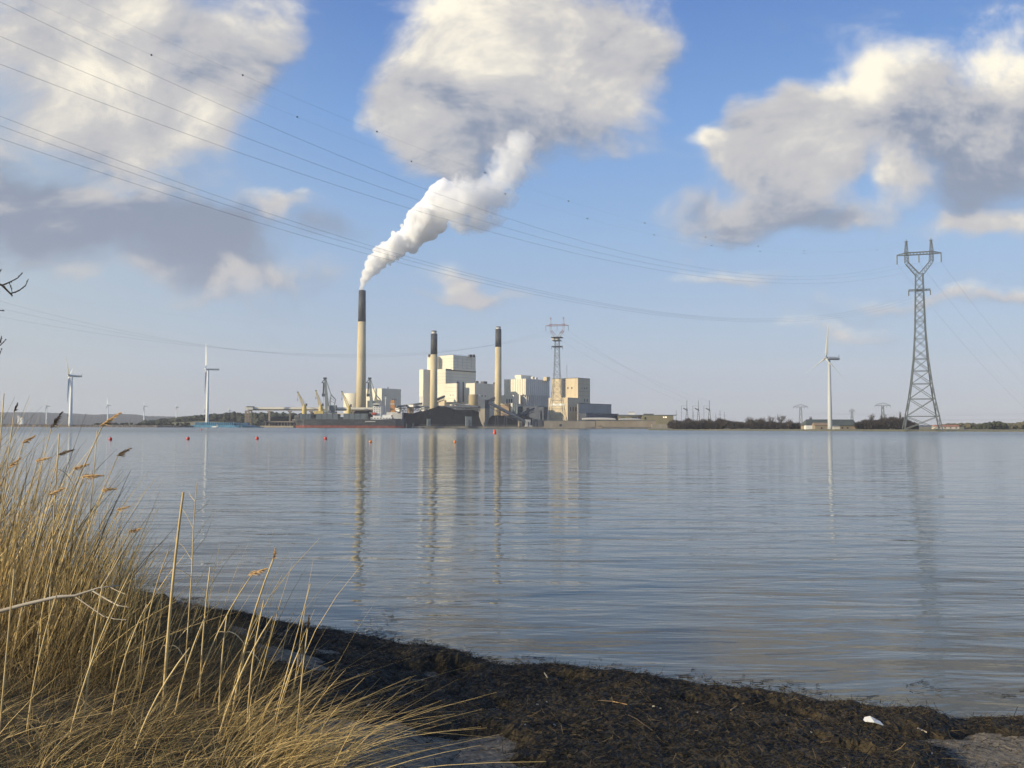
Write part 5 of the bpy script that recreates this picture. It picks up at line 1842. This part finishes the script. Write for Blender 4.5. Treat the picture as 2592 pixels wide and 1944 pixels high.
hull_part(2.9, None, 0, M_hull, 'hull')
hull_part(-1.0, 2.92, 0, M_redboot, 'boot_topping', 1.003)
yf = D9 + 14 - bm_
for a, b, tp in ((757, 784, 1047.5), (798, 853, 1047), (867.5, 924, 1046.5)):
    x0, x1 = XX(a), XX(b)
    h = MB().prism([(x0, yf + 3), (x1, yf + 3), (x1, yf + 22), (x0, yf + 22)], zs_deck - .3, Z(a, tp)).build('hatch_cover', M_hatch, sh)
    for i in range(1, 4):
        MB().box((x0 + (x1 - x0) * i / 4, yf + 2.9, (zs_deck + Z(a, tp)) / 2), (.5, .5, Z(a, tp) - zs_deck)).build('stiffener', M_darkslot, h)


def deck_crane(px, base, top, tipx, tipy, Dd):
    r_c = MB()
    x = XX(px)
    r_c.lathe([(3.4, 0), (3.2, (Z(px, top) - Z(px, base)) * .6), (2.2, Z(px, top) - Z(px, base))], (x, Dd, Z(px, base)), 14)
    c = r_c.build('deck_crane', M_yellow, sh)
    hk = np.array([XX(tipx), Dd, Z(tipx, tipy)])
    j = MB(); truss(j, (x - .5, Dd, Z(px, top + 4)), hk, 3.0, .9, 10, .5, .32); j.build('jib', M_yellow, c)
    MB().ball(hk, 1.1, 8).build('jib_head', M_black, c)
    MB().bar(hk, hk - np.array([0, 0, 9.0]), .2).build('hoist_rope', M_wire, c)
    MB().box(tuple(hk - np.array([0, 0, 10])), (.7, .7, 2.4)).build('hook_block', M_black, c)
    MB().box((x + 2.5, Dd, Z(px, top)), (2, 2, 3.4)).build('winch_house', M_black, c)
    s_ = MB().bar((x + 2.5, Dd, Z(px, top) + 1), hk, .2); s_.build('stay', M_wire, c)


deck_crane(764, 1062, 1024, 746.5, 992, yf + 12)
deck_crane(806, 1062, 1024, 793, 988, yf + 12)
deck_crane(878, 1062, 1026, 859.5, 990.5, yf + 12)
MB().box((XX(803), yf + 10, Z(803, 1044)), (12, 8, 4)).build('crane_platform', M_yellow, sh)
MB().box((XX(866), yf + 10, Z(866, 1047.4)), (22, 8, .9)).build('crane_platform', M_yellow, sh)
ss = MB().prism([(XX(942.5), yf + 3), (XX(962), yf + 3), (XX(962), yf + 20), (XX(942.5), yf + 20)], Z(950, 1056), Z(950, 1026.5)).build('accommodation', M_white, sh)
for r_ in range(4):
    for c_i in range(3):
        MB().box((XX(946.5 + c_i * 6), yf + 2.95, Z(950, 1032 + r_ * 5.2)), (1.1, .3, 1.0)).build('window', M_glass, ss)
MB().prism([(XX(943.5), yf + 1), (XX(958), yf + 1), (XX(958), yf + 18), (XX(943.5), yf + 18)], Z(950, 1026.4), Z(950, 1024)).build('wheelhouse', M_glass, ss)
MB().prism([(XX(942.8), yf + .4), (XX(959), yf + .4), (XX(959), yf + 19), (XX(942.8), yf + 19)], Z(950, 1023.9), Z(950, 1021.4)).build('wheelhouse_roof', M_white, ss)
MB().prism([(XX(962.1), yf + 4), (XX(989), yf + 4), (XX(989), yf + 20), (XX(962.1), yf + 20)], Z(970, 1058), Z(970, 1050)).build('deckhouse', M_white, sh)
MB().prism([(XX(976), yf + 6), (XX(1004), yf + 6), (XX(1004), yf + 19), (XX(976), yf + 19)], Z(970, 1050.2), Z(980, 1043)).build('deckhouse', M_panel2, sh)
MB().prism([(XX(992), yf + 3.5), (XX(1016), yf + 4), (XX(1016), yf + 19), (XX(992), yf + 19)], zs_deck - .2, Z(1000, 1046)).build('poop_house', M_panel2, sh)
MB().prism([(XX(937), yf + 2), (XX(991), yf + 2), (XX(991), yf + 21), (XX(937), yf + 21)], zs_deck - .1, Z(960, 1056.2)).build('deckhouse', M_white, sh)
for i in range(7):
    MB().box((XX(940 + i * 7.6), yf + 1.9, Z(960, 1058.8)), (1.4, .3, 1.2)).build('opening', M_glass, sh)
lbp = MB().tube([(XX(938.5), yf + 2, Z(945, 1048)), (XX(941), yf + 2, Z(945, 1047.2)), (XX(950), yf + 2, Z(945, 1047.2)), (XX(953), yf + 2, Z(945, 1048))], [.4, 1.7, 1.7, .4], 10)
lbp.build('lifeboat', M_lifered, sh)
MB().tube([(XX(972), yf + 10, Z(972, 1050)), (XX(972), yf + 10, Z(972, 1003))], [.55, .35], 8).build('mast', M_white, sh)
MB().box((XX(972), yf + 10, Z(972, 1007)), (5, .5, .5)).build('radar_yard', M_white, sh)
MB().box((XX(972), yf + 10, Z(972, 1000.5)), (2.2, .5, 1)).build('radar', M_galv, sh)
z0, z1, z2, z3 = Z(990, 1046), Z(990, 1023), Z(990, 1021), Z(990, 1012.5)
fx = lambda z: (XX(984.5 + (z - z0) * .04), XX(997 - (z - z0) * .14))


def funnel(za, zb, m__, nm, gr=0):
    (a0, a1), (b0, b1) = fx(za), fx(zb)
    MB().add([(a0 - gr, yf + 9 - gr, za), (a1 + gr, yf + 9 - gr, za), (a1 + gr, yf + 15 + gr, za), (a0 - gr, yf + 15 + gr, za), (b0 - gr, yf + 9.6 - gr, zb), (b1 + gr, yf + 9.6 - gr, zb), (b1 + gr, yf + 14.4 + gr, zb), (b0 - gr, yf + 14.4 + gr, zb)],
             [(3, 2, 1, 0), (4, 5, 6, 7), (0, 1, 5, 4), (1, 2, 6, 5), (2, 3, 7, 6), (3, 0, 4, 7)]).build(nm, m__, sh)


funnel(z0, z1, M_orange, 'funnel'); funnel(z1, z2, M_white, 'funnel_band', .1); funnel(z2, z3, M_orange, 'funnel')
for px in (989, 993.5, 998):
    MB().tube([(XX(px), yf + 12, z3 - .2), (XX(px), yf + 12, z3 + 1.2), (XX(px + 1), yf + 12, z3 + 1.7)], .6, 8).build('exhaust_pipe', M_black, sh)
rl = MB()
for px in np.arange(784, 935, 3.0):
    rl.bar((XX(px), yf + .4, zs_deck), (XX(px), yf + .4, zs_deck + 1.7), .22)
rl.bar((XX(784), yf + .4, zs_deck + 1.7), (XX(935), yf + .4, zs_deck + 1.7), .22)
rl.bar((XX(784), yf + .4, zs_deck + .9), (XX(935), yf + .4, zs_deck + .9), .16)
rl.build('railing', M_galv, sh)
MB().tube([(XX(924), yf - .5, Z(935, 1067.3)), (XX(950), yf - .5, Z(935, 1067.3))], .7, 6).build('gangway', M_capw, sh)
MB().box((XX(744.5), D9 + 3.7, Z(744, 1063)), (3.4, 9.5, .5), R(36)).build('anchor_recess', M_capw, sh)
MB().prism([(XX(738.5), D9 + 13), (XX(755), D9 + 6), (XX(757), D9 + 22)], Z(745, 1056.4), Z(745, 1050)).build('forecastle', M_hull, sh)
# low dark quay ship side extends behind the stern: mooring dolphins
for i, (px, lab) in enumerate(((1030, 'thick dark mooring post just behind the ship’s stern'), (1046, 'dark mooring post farther from the ship’s stern'))):
    r_ = thing('mooring_post', lab, 'mooring post', (gx(px, 1168), 1168, 0), 'mooring posts at the quay')
    MB().lathe([(1.2, -1), (1.2, gz(px, 1074, 1168)), (1.5, gz(px, 1073, 1168)), (1.5, gz(px, 1072, 1168))], (gx(px, 1168), 1168, 0), 12).build('post', M_dsteel, r_)


# harbour cranes (grey) behind the ship
def harbour_crane(label, px, D, dx=0.0):
    g = lambda p, q_: at(p + dx, q_, D)
    root = thing('harbour_crane', label, 'crane', (gx(px + dx, D), D, 2.3), 'grey harbour cranes at the coal quay')
    p_ = MB()
    x0, x1 = gx(818 + dx, D), gx(856 + dx, D)
    for xx in (x0, x1):
        for yy in (D - 6, D + 6):
            p_.bar((xx, yy, 2.3), ((x0 + x1) / 2 + (xx - (x0 + x1) / 2) * .6, D + (yy - D) * .6, gz(830, 1046, D)), 1.5)
    p_.box(((x0 + x1) / 2, D, gz(830, 1044, D)), ((x1 - x0) * .75, 9, 2.5))
    p_.build('portal', M_gsteel, root)
    h_b = MB(); a, b = g(832, 1040), g(852, 1026)
    h_b.box(((a[0] + b[0]) / 2, D, (a[2] + b[2]) / 2), (b[0] - a[0], 7, b[2] - a[2])); h_b.build('machine_house', M_gsteel, root)
    MB().box((gx(833.5 + dx, D), D - 3.2, gz(834, 1034, D)), (2.5, 2.5, 6)).build('operator_cab', M_capw, root)
    bo = MB(); P1, P2 = g(829, 1042), g(823, 962)
    bo.add([P1 + np.array(q_) for q_ in ((-2.6, -1.5, 0), (2.6, -1.5, 0), (2.6, 1.5, 0), (-2.6, 1.5, 0))] + [P2 + np.array(q_) for q_ in ((-1.2, -.8, 0), (1.2, -.8, 0), (1.2, .8, 0), (-1.2, .8, 0))],
           [(3, 2, 1, 0), (4, 5, 6, 7), (0, 1, 5, 4), (1, 2, 6, 5), (2, 3, 7, 6), (3, 0, 4, 7)])
    bo.build('boom', M_gsteel, root)
    hd = MB(); hd.box(tuple(g(823, 957.5)), (4.5, 2.4, 2.2)); hd.bar(g(823, 958), g(814, 969), .8); hd.bar(g(823, 968), g(814, 969), .8); hd.bar(g(823, 960), g(823, 972), 1.6); hd.build('boom_head', M_dsteel, root)
    bs = MB(); bs.bar(g(825, 960), g(838, 999), .9); bs.bar(g(838, 999), g(850, 1012), 1.3); bs.bar(g(850, 1012), g(846, 1026), .9); bs.bar(g(838, 999), g(836, 1026), .9); bs.bar(g(838, 999), g(832, 1026), .6)
    for f_ in (.3, .6): bs.bar(g(838 - 1 * f_, 999 + 27 * f_), g(850 - 4 * f_, 1012 + 14 * f_), .5)
    bs.build('back_stay', M_gsteel, root)
    gb_ = MB(); gb_.bar(g(819.5, 969), g(818.5, 996), 1.7); gb_.box(tuple(g(818.5, 1000)), (3.6, 2.5, 4)); gb_.build('grab', M_dsteel, root)
    MB().bar(g(818.5, 1002), g(818.5, 1036), .25).build('hoist_rope', M_wire, root)


harbour_crane('grey harbour crane over the ship’s middle hatch', 838, 1196)
harbour_crane('grey harbour crane behind the ship’s white superstructure', 838, 1212, 113)

# buoys on the water
for (px, py, rp, m__, lab) in [(279.5, 1112, 4.3, M_buoy, 'red buoy farthest to the left, near the reed plumes'), (476, 1110.5, 4.3, M_buoy, 'red buoy in line with the left end of the blue barge'), (651, 1110, 4.0, M_buoy, 'red buoy below the pier stair tower'),
                               (824, 1110, 4.0, M_buoy, 'red buoy below the first grey harbour crane'), (937.5, 1118.5, 3.7, M_buoyo, 'orange buoy right of the tallest chimney’s reflection'), (1151.5, 1119, 3.7, M_buoyo, 'orange buoy below the boiler house'),
                               (1252, 1096, 5.0, M_buoy, 'larger red buoy below the last short chimney'), (510, 1088, 2.0, M_buoy, 'tiny red buoy close to the blue barge')]:
    v = ray(px, py + rp * .45)
    t = -EYE / v[2]
    D = v[1] * t
    r_ = rp * D / F
    root = thing('buoy', lab, 'buoy', (v[0] * t, D, 0), 'red and orange buoys on the bay')
    if rp > 4.5:
        MB().lathe([(.6 * r_, -r_ * .4), (r_ * .9, 0), (r_ * .8, r_ * .6), (r_ * .5, r_ * 1.2), (r_ * .62, r_ * 1.7), (r_ * .2, r_ * 2.1)], (v[0] * t, D, 0), 14).build('float', m__, root, True)
    else:
        MB().ball((v[0] * t, D, r_ * .62), r_, 16).build('float', m__, root, True)
    MB().tube([(v[0] * t, D, r_ * 1.5), (v[0] * t, D, r_ * 1.95)], r_ * .16, 8).build('eyelet', M_darkslot, root)

# ------------------------------------------------------------------ right shore: thickets, trees, barn
def twig_mass(name, label, prof, D0, Dd, n, base=1.0, cat='thicket', m_=None, tl=(1.2, 3.2)):
    """leafless thicket: many upright twigs filling the volume under a skyline"""
    px = rng.uniform(prof[0][0], prof[-1][0], n)
    D = D0 + rng.random(n) * Dd
    top = np.array([gz(p, float(np.interp(p, [a for a, _ in prof], [b for _, b in prof])), D0 + Dd / 2) for p in px])
    top = top + (fbm_np(px, px * 0, .05, 3, 13) - .5) * 7.0
    u = rng.random(n) ** .8
    x = (px - 1296) / F * D
    ln = rng.uniform(*tl, n)
    z = base + np.maximum(top - base - ln * .7, .1) * u * .95
    a = rng.normal(0, .5, n)
    d = np.stack([np.sin(a), rng.normal(0, .4, n), np.cos(a)], -1)
    d /= np.linalg.norm(d, axis=1, keepdims=True)
    cv = rng.normal(size=(n, 3)) * .3
    o = ribbons(name, np.stack([x, D, z], -1), d, ln, rng.uniform(.14, .42, n), cv, m_ or M_twigs, rng.random(n), 2)
    return tag(o, label, cat, kind='stuff')


M_twigs = mat('winter_twigs', (.085, .070, .062), .9, .2, attr=True, col2=(.022, .020, .020))
twig_mass('thicket', 'dark leafless thicket along the shore below the substation', [(1690, 1072), (1715, 1066), (1740, 1062), (1790, 1061), (1850, 1063), (1890, 1064), (1950, 1064), (2005, 1066), (2040, 1070)], 690, 40, 11000)
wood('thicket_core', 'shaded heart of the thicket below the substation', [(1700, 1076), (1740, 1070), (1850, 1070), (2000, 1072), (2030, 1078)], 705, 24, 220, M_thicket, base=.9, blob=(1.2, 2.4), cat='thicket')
twig_mass('bush', 'dense dark bush between the barn and the tall pylon', [(2165, 1074), (2180, 1066), (2200, 1060), (2230, 1057), (2260, 1055), (2290, 1057), (2308, 1064), (2322, 1072)], 650, 30, 9000, cat='bush')
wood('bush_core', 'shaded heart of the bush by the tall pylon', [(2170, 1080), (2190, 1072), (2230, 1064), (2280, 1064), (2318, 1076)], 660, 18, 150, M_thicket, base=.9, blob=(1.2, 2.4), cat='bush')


def winter_tree(label, px, top, D, wpx, group):
    """leafless tree: trunk with limbs, crown of fine branching twigs"""
    x = gx(px, D)
    zt = gz(px, top, D)
    root = thing('bare_tree', label, 'tree', (x, D, .8), group)
    H_ = zt - .8
    rr = wpx * D / F / 2
    MB().tube([(x, D, .5), (x + .1, D, .8 + H_ * .3), (x - .1, D, .8 + H_ * .6)], [.42, .32, .18], 7).build('trunk', M_bark, root)
    mb = MB()
    for i in range(16):
        a = random.uniform(0, 2 * math.pi); z0 = .8 + H_ * random.uniform(.25, .55)
        k = random.uniform(.5, 1.0)
        e = np.array([x + math.cos(a) * rr * k, D + math.sin(a) * rr * k, .8 + H_ * (1 - .38 * k * k) * random.uniform(.88, 1.0)])
        b = np.array([x, D, z0]); m1 = (b + e) / 2 + np.array([0, 0, -H_ * .04])
        mb.tube([b, m1, e], [.16, .11, .05], 4, False)
        for j in range(9):
            t = random.uniform(.35, 1.0)
            s0 = b + (e - b) * t
            e2 = s0 + np.array([random.uniform(-1, 1), random.uniform(-1, 1), random.uniform(.1, 1.2)]) * rr * .38
            mb.tube([s0, (s0 + e2) / 2 + np.array([0, 0, -.1]), e2], [.08, .06, .04], 3, False)
    mb.build('crown', M_twigs2, root)


M_twigs2 = mat('fine_twigs', (.10, .085, .075), .9, .2, 1)
gt = 'leafless trees on the right shore'
for px, tp, w, D, lab in ((1899, 1051, 26, 700, 'round leafless tree standing out over the thicket, on its own'), (1931, 1052, 22, 705, 'leafless tree second from the lone round one'), (1953, 1049, 26, 700, 'leafless tree in the middle of the clump over the thicket'),
                          (1978, 1047, 34, 695, 'broadest leafless tree at the end of the thicket'), (1996, 1058, 24, 690, 'low leafless tree beside the broadest one'), (2052, 1047, 9, 720, 'narrow leafless tree behind the barn’s gable'),
                          (2207, 1041, 20, 668, 'leafless tree rising out of the bush on its left end'), (2238, 1042, 22, 670, 'leafless tree in the middle of the bush'), (2290, 1046, 16, 668, 'leafless tree in the bush beside the tall pylon’s leg'),
                          (2262, 1050, 16, 665, 'small leafless tree half sunk in the bush'), (2279, 1030, 6, 690, 'thin pole-like leafless tree behind the tall pylon’s leg')):
    winter_tree(lab, px, tp, D, w, gt)

# barn with a long slate roof
Db = 668
bn = thing('barn', 'long low barn with dark slate roof by the right turbine', 'barn', (gx(2100, Db), Db, 1.0))
xa, xb = gx(2039, Db), gx(2168, Db)
ze, zr = gz(2100, 1076, Db), gz(2100, 1061.5, Db)
MB().prism([(xa + 1, Db), (xb, Db), (xb, Db + 14), (xa + 1, Db + 14)], .8, ze).build('wall', M_wallg2, bn)
xi = gx(2049, Db)
MB().add([(xa, Db - .6, ze - .2), (xb + .4, Db - .6, ze - .2), (xb + .4, Db + 7, zr), (xi, Db + 7, zr), (xa, Db + 14.6, ze - .2), (xb + .4, Db + 14.6, ze - .2), (xa, Db - .6, ze - .5), (xb + .4, Db - .6, ze - .5)],
         [(0, 1, 2, 3), (3, 2, 5, 4), (0, 3, 4), (1, 5, 2), (6, 7, 1, 0)]).build('roof', M_slate, bn)
MB().prism([(xa - .1, Db - .8), (gx(2062, Db), Db - .8), (gx(2062, Db), Db + 3), (xa - .1, Db + 3)], .8, gz(2050, 1077, Db)).build('gable_wing', M_white, bn)
for px in (2070, 2080, 2132, 2145):
    MB().box((gx(px, Db), Db - .1, 2.2), (1.2, .4, 1.0)).build('window', M_glass, bn)
hs = thing('cottage', 'small pale cottage with pitched roof in front of the barn', 'house', (gx(2075, 655), 655, 1.0))
xa, xb = gx(2063, 655), gx(2096, 655)
MB().prism([(xa, 655), (xb, 655), (xb, 661), (xa, 661)], .8, gz(2080, 1077, 655)).build('wall', M_wallg2, hs)
zr, ze = gz(2080, 1070, 655), gz(2080, 1077, 655)
MB().add([(xa - .4, 654.5, ze), (xb + .4, 654.5, ze), (xb + .4, 658, zr), (xa - .4, 658, zr), (xa - .4, 661.5, ze), (xb + .4, 661.5, ze)], [(0, 1, 2, 3), (3, 2, 5, 4), (0, 3, 4), (1, 5, 2)]).build('roof', M_brown, hs)
MB().box(((xa + xb) / 2, 654.9, 2.0), (1.0, .3, 1.1)).build('window', M_glass, hs)
hs = thing('shed', 'little white shed right of the right turbine’s tower', 'shed', (gx(2118, 652), 652, 1.0))
xa, xb = gx(2109, 652), gx(2126, 652)
MB().prism([(xa, 652), (xb, 652), (xb, 656), (xa, 656)], .8, gz(2118, 1079, 652)).build('wall', M_tarp, hs)
MB().prism([(xa - .3, 651.6), (xb + .3, 651.6), (xb + .3, 656.4), (xa - .3, 656.4)], gz(2118, 1079, 652) + .01, [gz(2118, 1078.6, 652), gz(2118, 1078.6, 652), gz(2118, 1077, 652), gz(2118, 1077, 652)]).build('roof', M_galv, hs)

# beyond the tall pylon: field, red roofs, bushes
strip('stubble_field', [(2290, 900), (2440, 900)], ([(2290, 3.2), (2440, 3.4)], (.3, .7, 1, 1)), M_field, depth=(0, 12, 60, 160))
fr = thing('farmhouse', 'low farmhouse with a red tiled roof behind the tall pylon', 'house', (gx(2395, 880), 880, 1.5))
xa, xb = gx(2368, 880), gx(2428, 880)
z0, z1, z2 = 1.5, gz(2395, 1079.5, 880), gz(2395, 1075.5, 880)
MB().prism([(xa, 880), (xb, 880), (xb, 888), (xa, 888)], z0, z1).build('wall', M_tarp, fr)
MB().add([(xa - .4, 879.4, z1), (xb + .4, 879.4, z1), (xb + .4, 884, z2), (xa - .4, 884, z2), (xa - .4, 888.6, z1), (xb + .4, 888.6, z1)], [(0, 1, 2, 3), (3, 2, 5, 4), (0, 3, 4), (1, 5, 2)]).build('roof', M_redtile, fr)
for px in (2378, 2392, 2406, 2420):
    MB().box((gx(px, 880), 879.9, 2.6), (1.2, .3, 1.0)).build('window', M_glass, fr)
wood('hedge_bushes', 'dark evergreen bushes on the shore right of the tall pylon', [(2470, 1078), (2485, 1073), (2500, 1071), (2520, 1068), (2540, 1070), (2546, 1078)], 840, 18, 60, M_forest, base=1.0, blob=(1.6, 3.0), cat='bushes')
wood('woodland', 'olive-brown woodland at the far right shore', [(2380, 1076), (2440, 1074), (2480, 1075), (2560, 1074), (2592, 1070), (2800, 1064)], 1050, 60, 420, mat('olive_wood', (.15, .125, .06), .95, .25, .2, col2=(.06, .06, .035)), base=1.0, blob=(2.2, 4.5))

# farm on the far hills
fh = thing('farmhouse', 'white farm buildings small against the far wooded hills', 'house', (gx(47, 3480), 3480, 3))
z0 = gz(47, 1060, 3480); z1 = gz(47, 1052, 3480)
MB().box((gx(47, 3480), 3480, (z1) / 2), (5, 10, z1)).build('tower', M_white, fh)
MB().box((gx(54, 3480), 3480, gz(54, 1057, 3480) / 2), (11, 10, gz(54, 1057, 3480))).build('wall', M_white, fh)
MB().prism([(gx(47, 3480) - 3, 3474), (gx(47, 3480) + 3, 3474), (gx(47, 3480) + 3, 3486), (gx(47, 3480) - 3, 3486)], z1 + .01, z1 + 1.5).build('roof', M_slate, fh)

# ------------------------------------------------------------------ smoke from the tallest chimney
def smoke():
    D = 1290
    path = [(914, 733, 6.5), (917, 722, 9), (922, 708, 13), (930, 692, 19), (941, 676, 26), (955, 661, 33), (972, 646, 38), (991, 632, 42), (1011, 618, 46), (1031, 602, 49), (1051, 585, 52), (1068, 567, 53), (1083, 547, 52), (1097, 526, 50), (1110, 504, 44), (1118, 488, 32), (1122, 520, 30), (1135, 515, 18), (1165, 510, 30)]
    V, Q, k = [], [], 0
    import bmesh
    bm = bmesh.new(); bmesh.ops.create_icosphere(bm, subdivisions=3, radius=1)
    iv = np.array([tuple(q_.co) for q_ in bm.verts]); fi = np.array([[q_.index for q_ in g_.verts] for g_ in bm.faces]); bm.free()
    r2 = np.random.default_rng(3)

    def puff(c, r):
        nonlocal k
        off = r2.random(3) * 50
        dsp = np.array([mnoise.fractal(Vector(tuple(p * 1.5 + off)), .9, 2.1, 4) for p in iv])
        v = iv * (1 + dsp * .30)[:, None] * r + c
        V.append(v); Q.append(fi + k); k += len(v)
    path = [(x_, y_, r_ * (1 if i_ < 4 else .88)) for i_, (x_, y_, r_) in enumerate(path)]
    for i in range(len(path) - 3):
        (x0, y0, r0), (x1, y1, r1) = path[i], path[i + 1]
        for j in range(2):
            t = j / 2
            rr = (r0 + (r1 - r0) * t)
            c0 = at(x0 + (x1 - x0) * t, y0 + (y1 - y0) * t, D)
            puff(c0 + r2.normal(size=3) * .5, rr * .62 * D / F)
            for _ in range(9):
                a = r2.normal(size=3); a /= np.linalg.norm(a)
                puff(c0 + a * rr * r2.uniform(.50, .78) * D / F, rr * r2.uniform(.20, .36) * D / F)
            for _ in range(7):
                a = r2.normal(size=3); a /= np.linalg.norm(a)
                puff(c0 + a * rr * r2.uniform(.74, .86) * D / F, rr * r2.uniform(.09, .17) * D / F)
    for (px, py, rp) in ((1124, 463, 13), (1112, 470, 14), (1136, 472, 15), (1103, 482, 17), (1144, 486, 15), (1122, 480, 24), (1096, 500, 22), (1052, 545, 22), (1046, 560, 20), (1068, 530, 20), (1090, 590, 20), (1110, 570, 22), (1145, 496, 13), (1152, 522, 12), (1163, 505, 8), (1158, 482, 7), (1172, 520, 6), (1140, 545, 11), (1152, 548, 6), (1170, 492, 5), (1182, 508, 4), (1150, 468, 5), (1128, 556, 9)):
        puff(at(px, py, D), rp * D / F)
    root = thing('smoke', None, None, (chx, D, chz))
    tag(root, 'thick white plume drifting from the tallest chimney', 'smoke', kind='stuff')
    m = bpy.data.materials.new('steam'); m.use_nodes = True
    N, L = m.node_tree.nodes, m.node_tree.links
    N.remove(N['Principled BSDF'])
    pv = N.new('ShaderNodeVolumePrincipled')
    pv.inputs['Color'].default_value = (1, 1, 1, 1)
    pv.inputs['Density'].default_value = .30
    L.new(pv.outputs[0], N['Material Output'].inputs['Volume'])
    oo = Vector(root.location)
    raw = np_mesh('dense_billow', np.concatenate(V) - np.array(oo), np.concatenate(Q), m, True)
    md = raw.modifiers.new('r', 'REMESH'); md.mode = 'VOXEL'; md.voxel_size = .9
    dg = bpy.context.evaluated_depsgraph_get()
    me = bpy.data.meshes.new_from_object(raw.evaluated_get(dg))
    raw.modifiers.clear()
    raw.data = me
    me.materials.clear(); me.materials.append(m)
    o = raw
    o.parent = root; o['kind'] = 'stuff'
    # thin drifting tail: real volumes
    vm_ = bpy.data.materials.new('thin_steam'); vm_.use_nodes = True
    N, L = vm_.node_tree.nodes, vm_.node_tree.links
    N.remove(N['Principled BSDF'])
    tc = N.new('ShaderNodeTexCoord')
    ln = N.new('ShaderNodeVectorMath'); ln.operation = 'LENGTH'
    L.new(tc.outputs['Object'], ln.inputs[0])
    g = N.new('ShaderNodeNewGeometry')
    nz = N.new('ShaderNodeTexNoise'); nz.inputs['Scale'].default_value = .050; nz.inputs['Detail'].default_value = 5; nz.inputs['Roughness'].default_value = .62
    nz.inputs['Distortion'].default_value = .4
    L.new(g.outputs['Position'], nz.inputs['Vector'])
    ma = N.new('ShaderNodeMath'); ma.operation = 'MULTIPLY_ADD'; ma.inputs[1].default_value = -.42; ma.inputs[2].default_value = .0
    L.new(ln.outputs['Value'], ma.inputs[0])
    ad = N.new('ShaderNodeMath'); ad.operation = 'ADD'
    L.new(ma.outputs[0], ad.inputs[0]); L.new(nz.outputs[0], ad.inputs[1])
    mr = N.new('ShaderNodeMapRange'); mr.inputs['From Min'].default_value = .11; mr.inputs['From Max'].default_value = .40; mr.inputs['To Max'].default_value = .07
    L.new(ad.outputs[0], mr.inputs['Value'])
    pv = N.new('ShaderNodeVolumePrincipled'); pv.inputs['Color'].default_value = (1, 1, 1, 1); pv.inputs['Anisotropy'].default_value = -.15
    L.new(mr.outputs[0], pv.inputs['Density'])
    L.new(pv.outputs[0], N['Material Output'].inputs['Volume'])
    import bmesh
    bm = bmesh.new(); bmesh.ops.create_icosphere(bm, subdivisions=3, radius=1)
    me = bpy.data.meshes.new('thin_drift'); bm.to_mesh(me); bm.free()
    me.materials.append(vm_)
    for (px, py, rx, rz, rot, dD) in ((1150, 520, 70, 70, 40, -20), (1185, 505, 85, 76, 30, -14), (1245, 490, 95, 62, 25, 0), (1290, 415, 66, 70, 40, 10), (1205, 562, 85, 32, 12, -6), (1320, 368, 38, 52, 60, 14)):
        o = bpy.data.objects.new('thin_drift', me)
        COL.objects.link(o)
        o.parent = root
        o['kind'] = 'stuff'
        o.location = Vector(tuple(at(px, py, D + dD))) - Vector(root.location)
        o.rotation_euler = (0, -R(rot), 0)
        o.scale = (rx * D / F, 28, rz * D / F)


smoke()

# ------------------------------------------------------------------ the air between
hzm = bpy.data.materials.new('haze'); hzm.use_nodes = True
N, L = hzm.node_tree.nodes, hzm.node_tree.links
N.remove(N['Principled BSDF'])
pv = N.new('ShaderNodeVolumePrincipled')
pv.inputs['Color'].default_value = (.90, .93, 1.0, 1)
pv.inputs['Density'].default_value = .000095
L.new(pv.outputs[0], N['Material Output'].inputs['Volume'])
hb = MB().box((0, 3100, 224), (8800, 6400, 454)).build('haze', hzm)
tag(hb, kind='stuff')
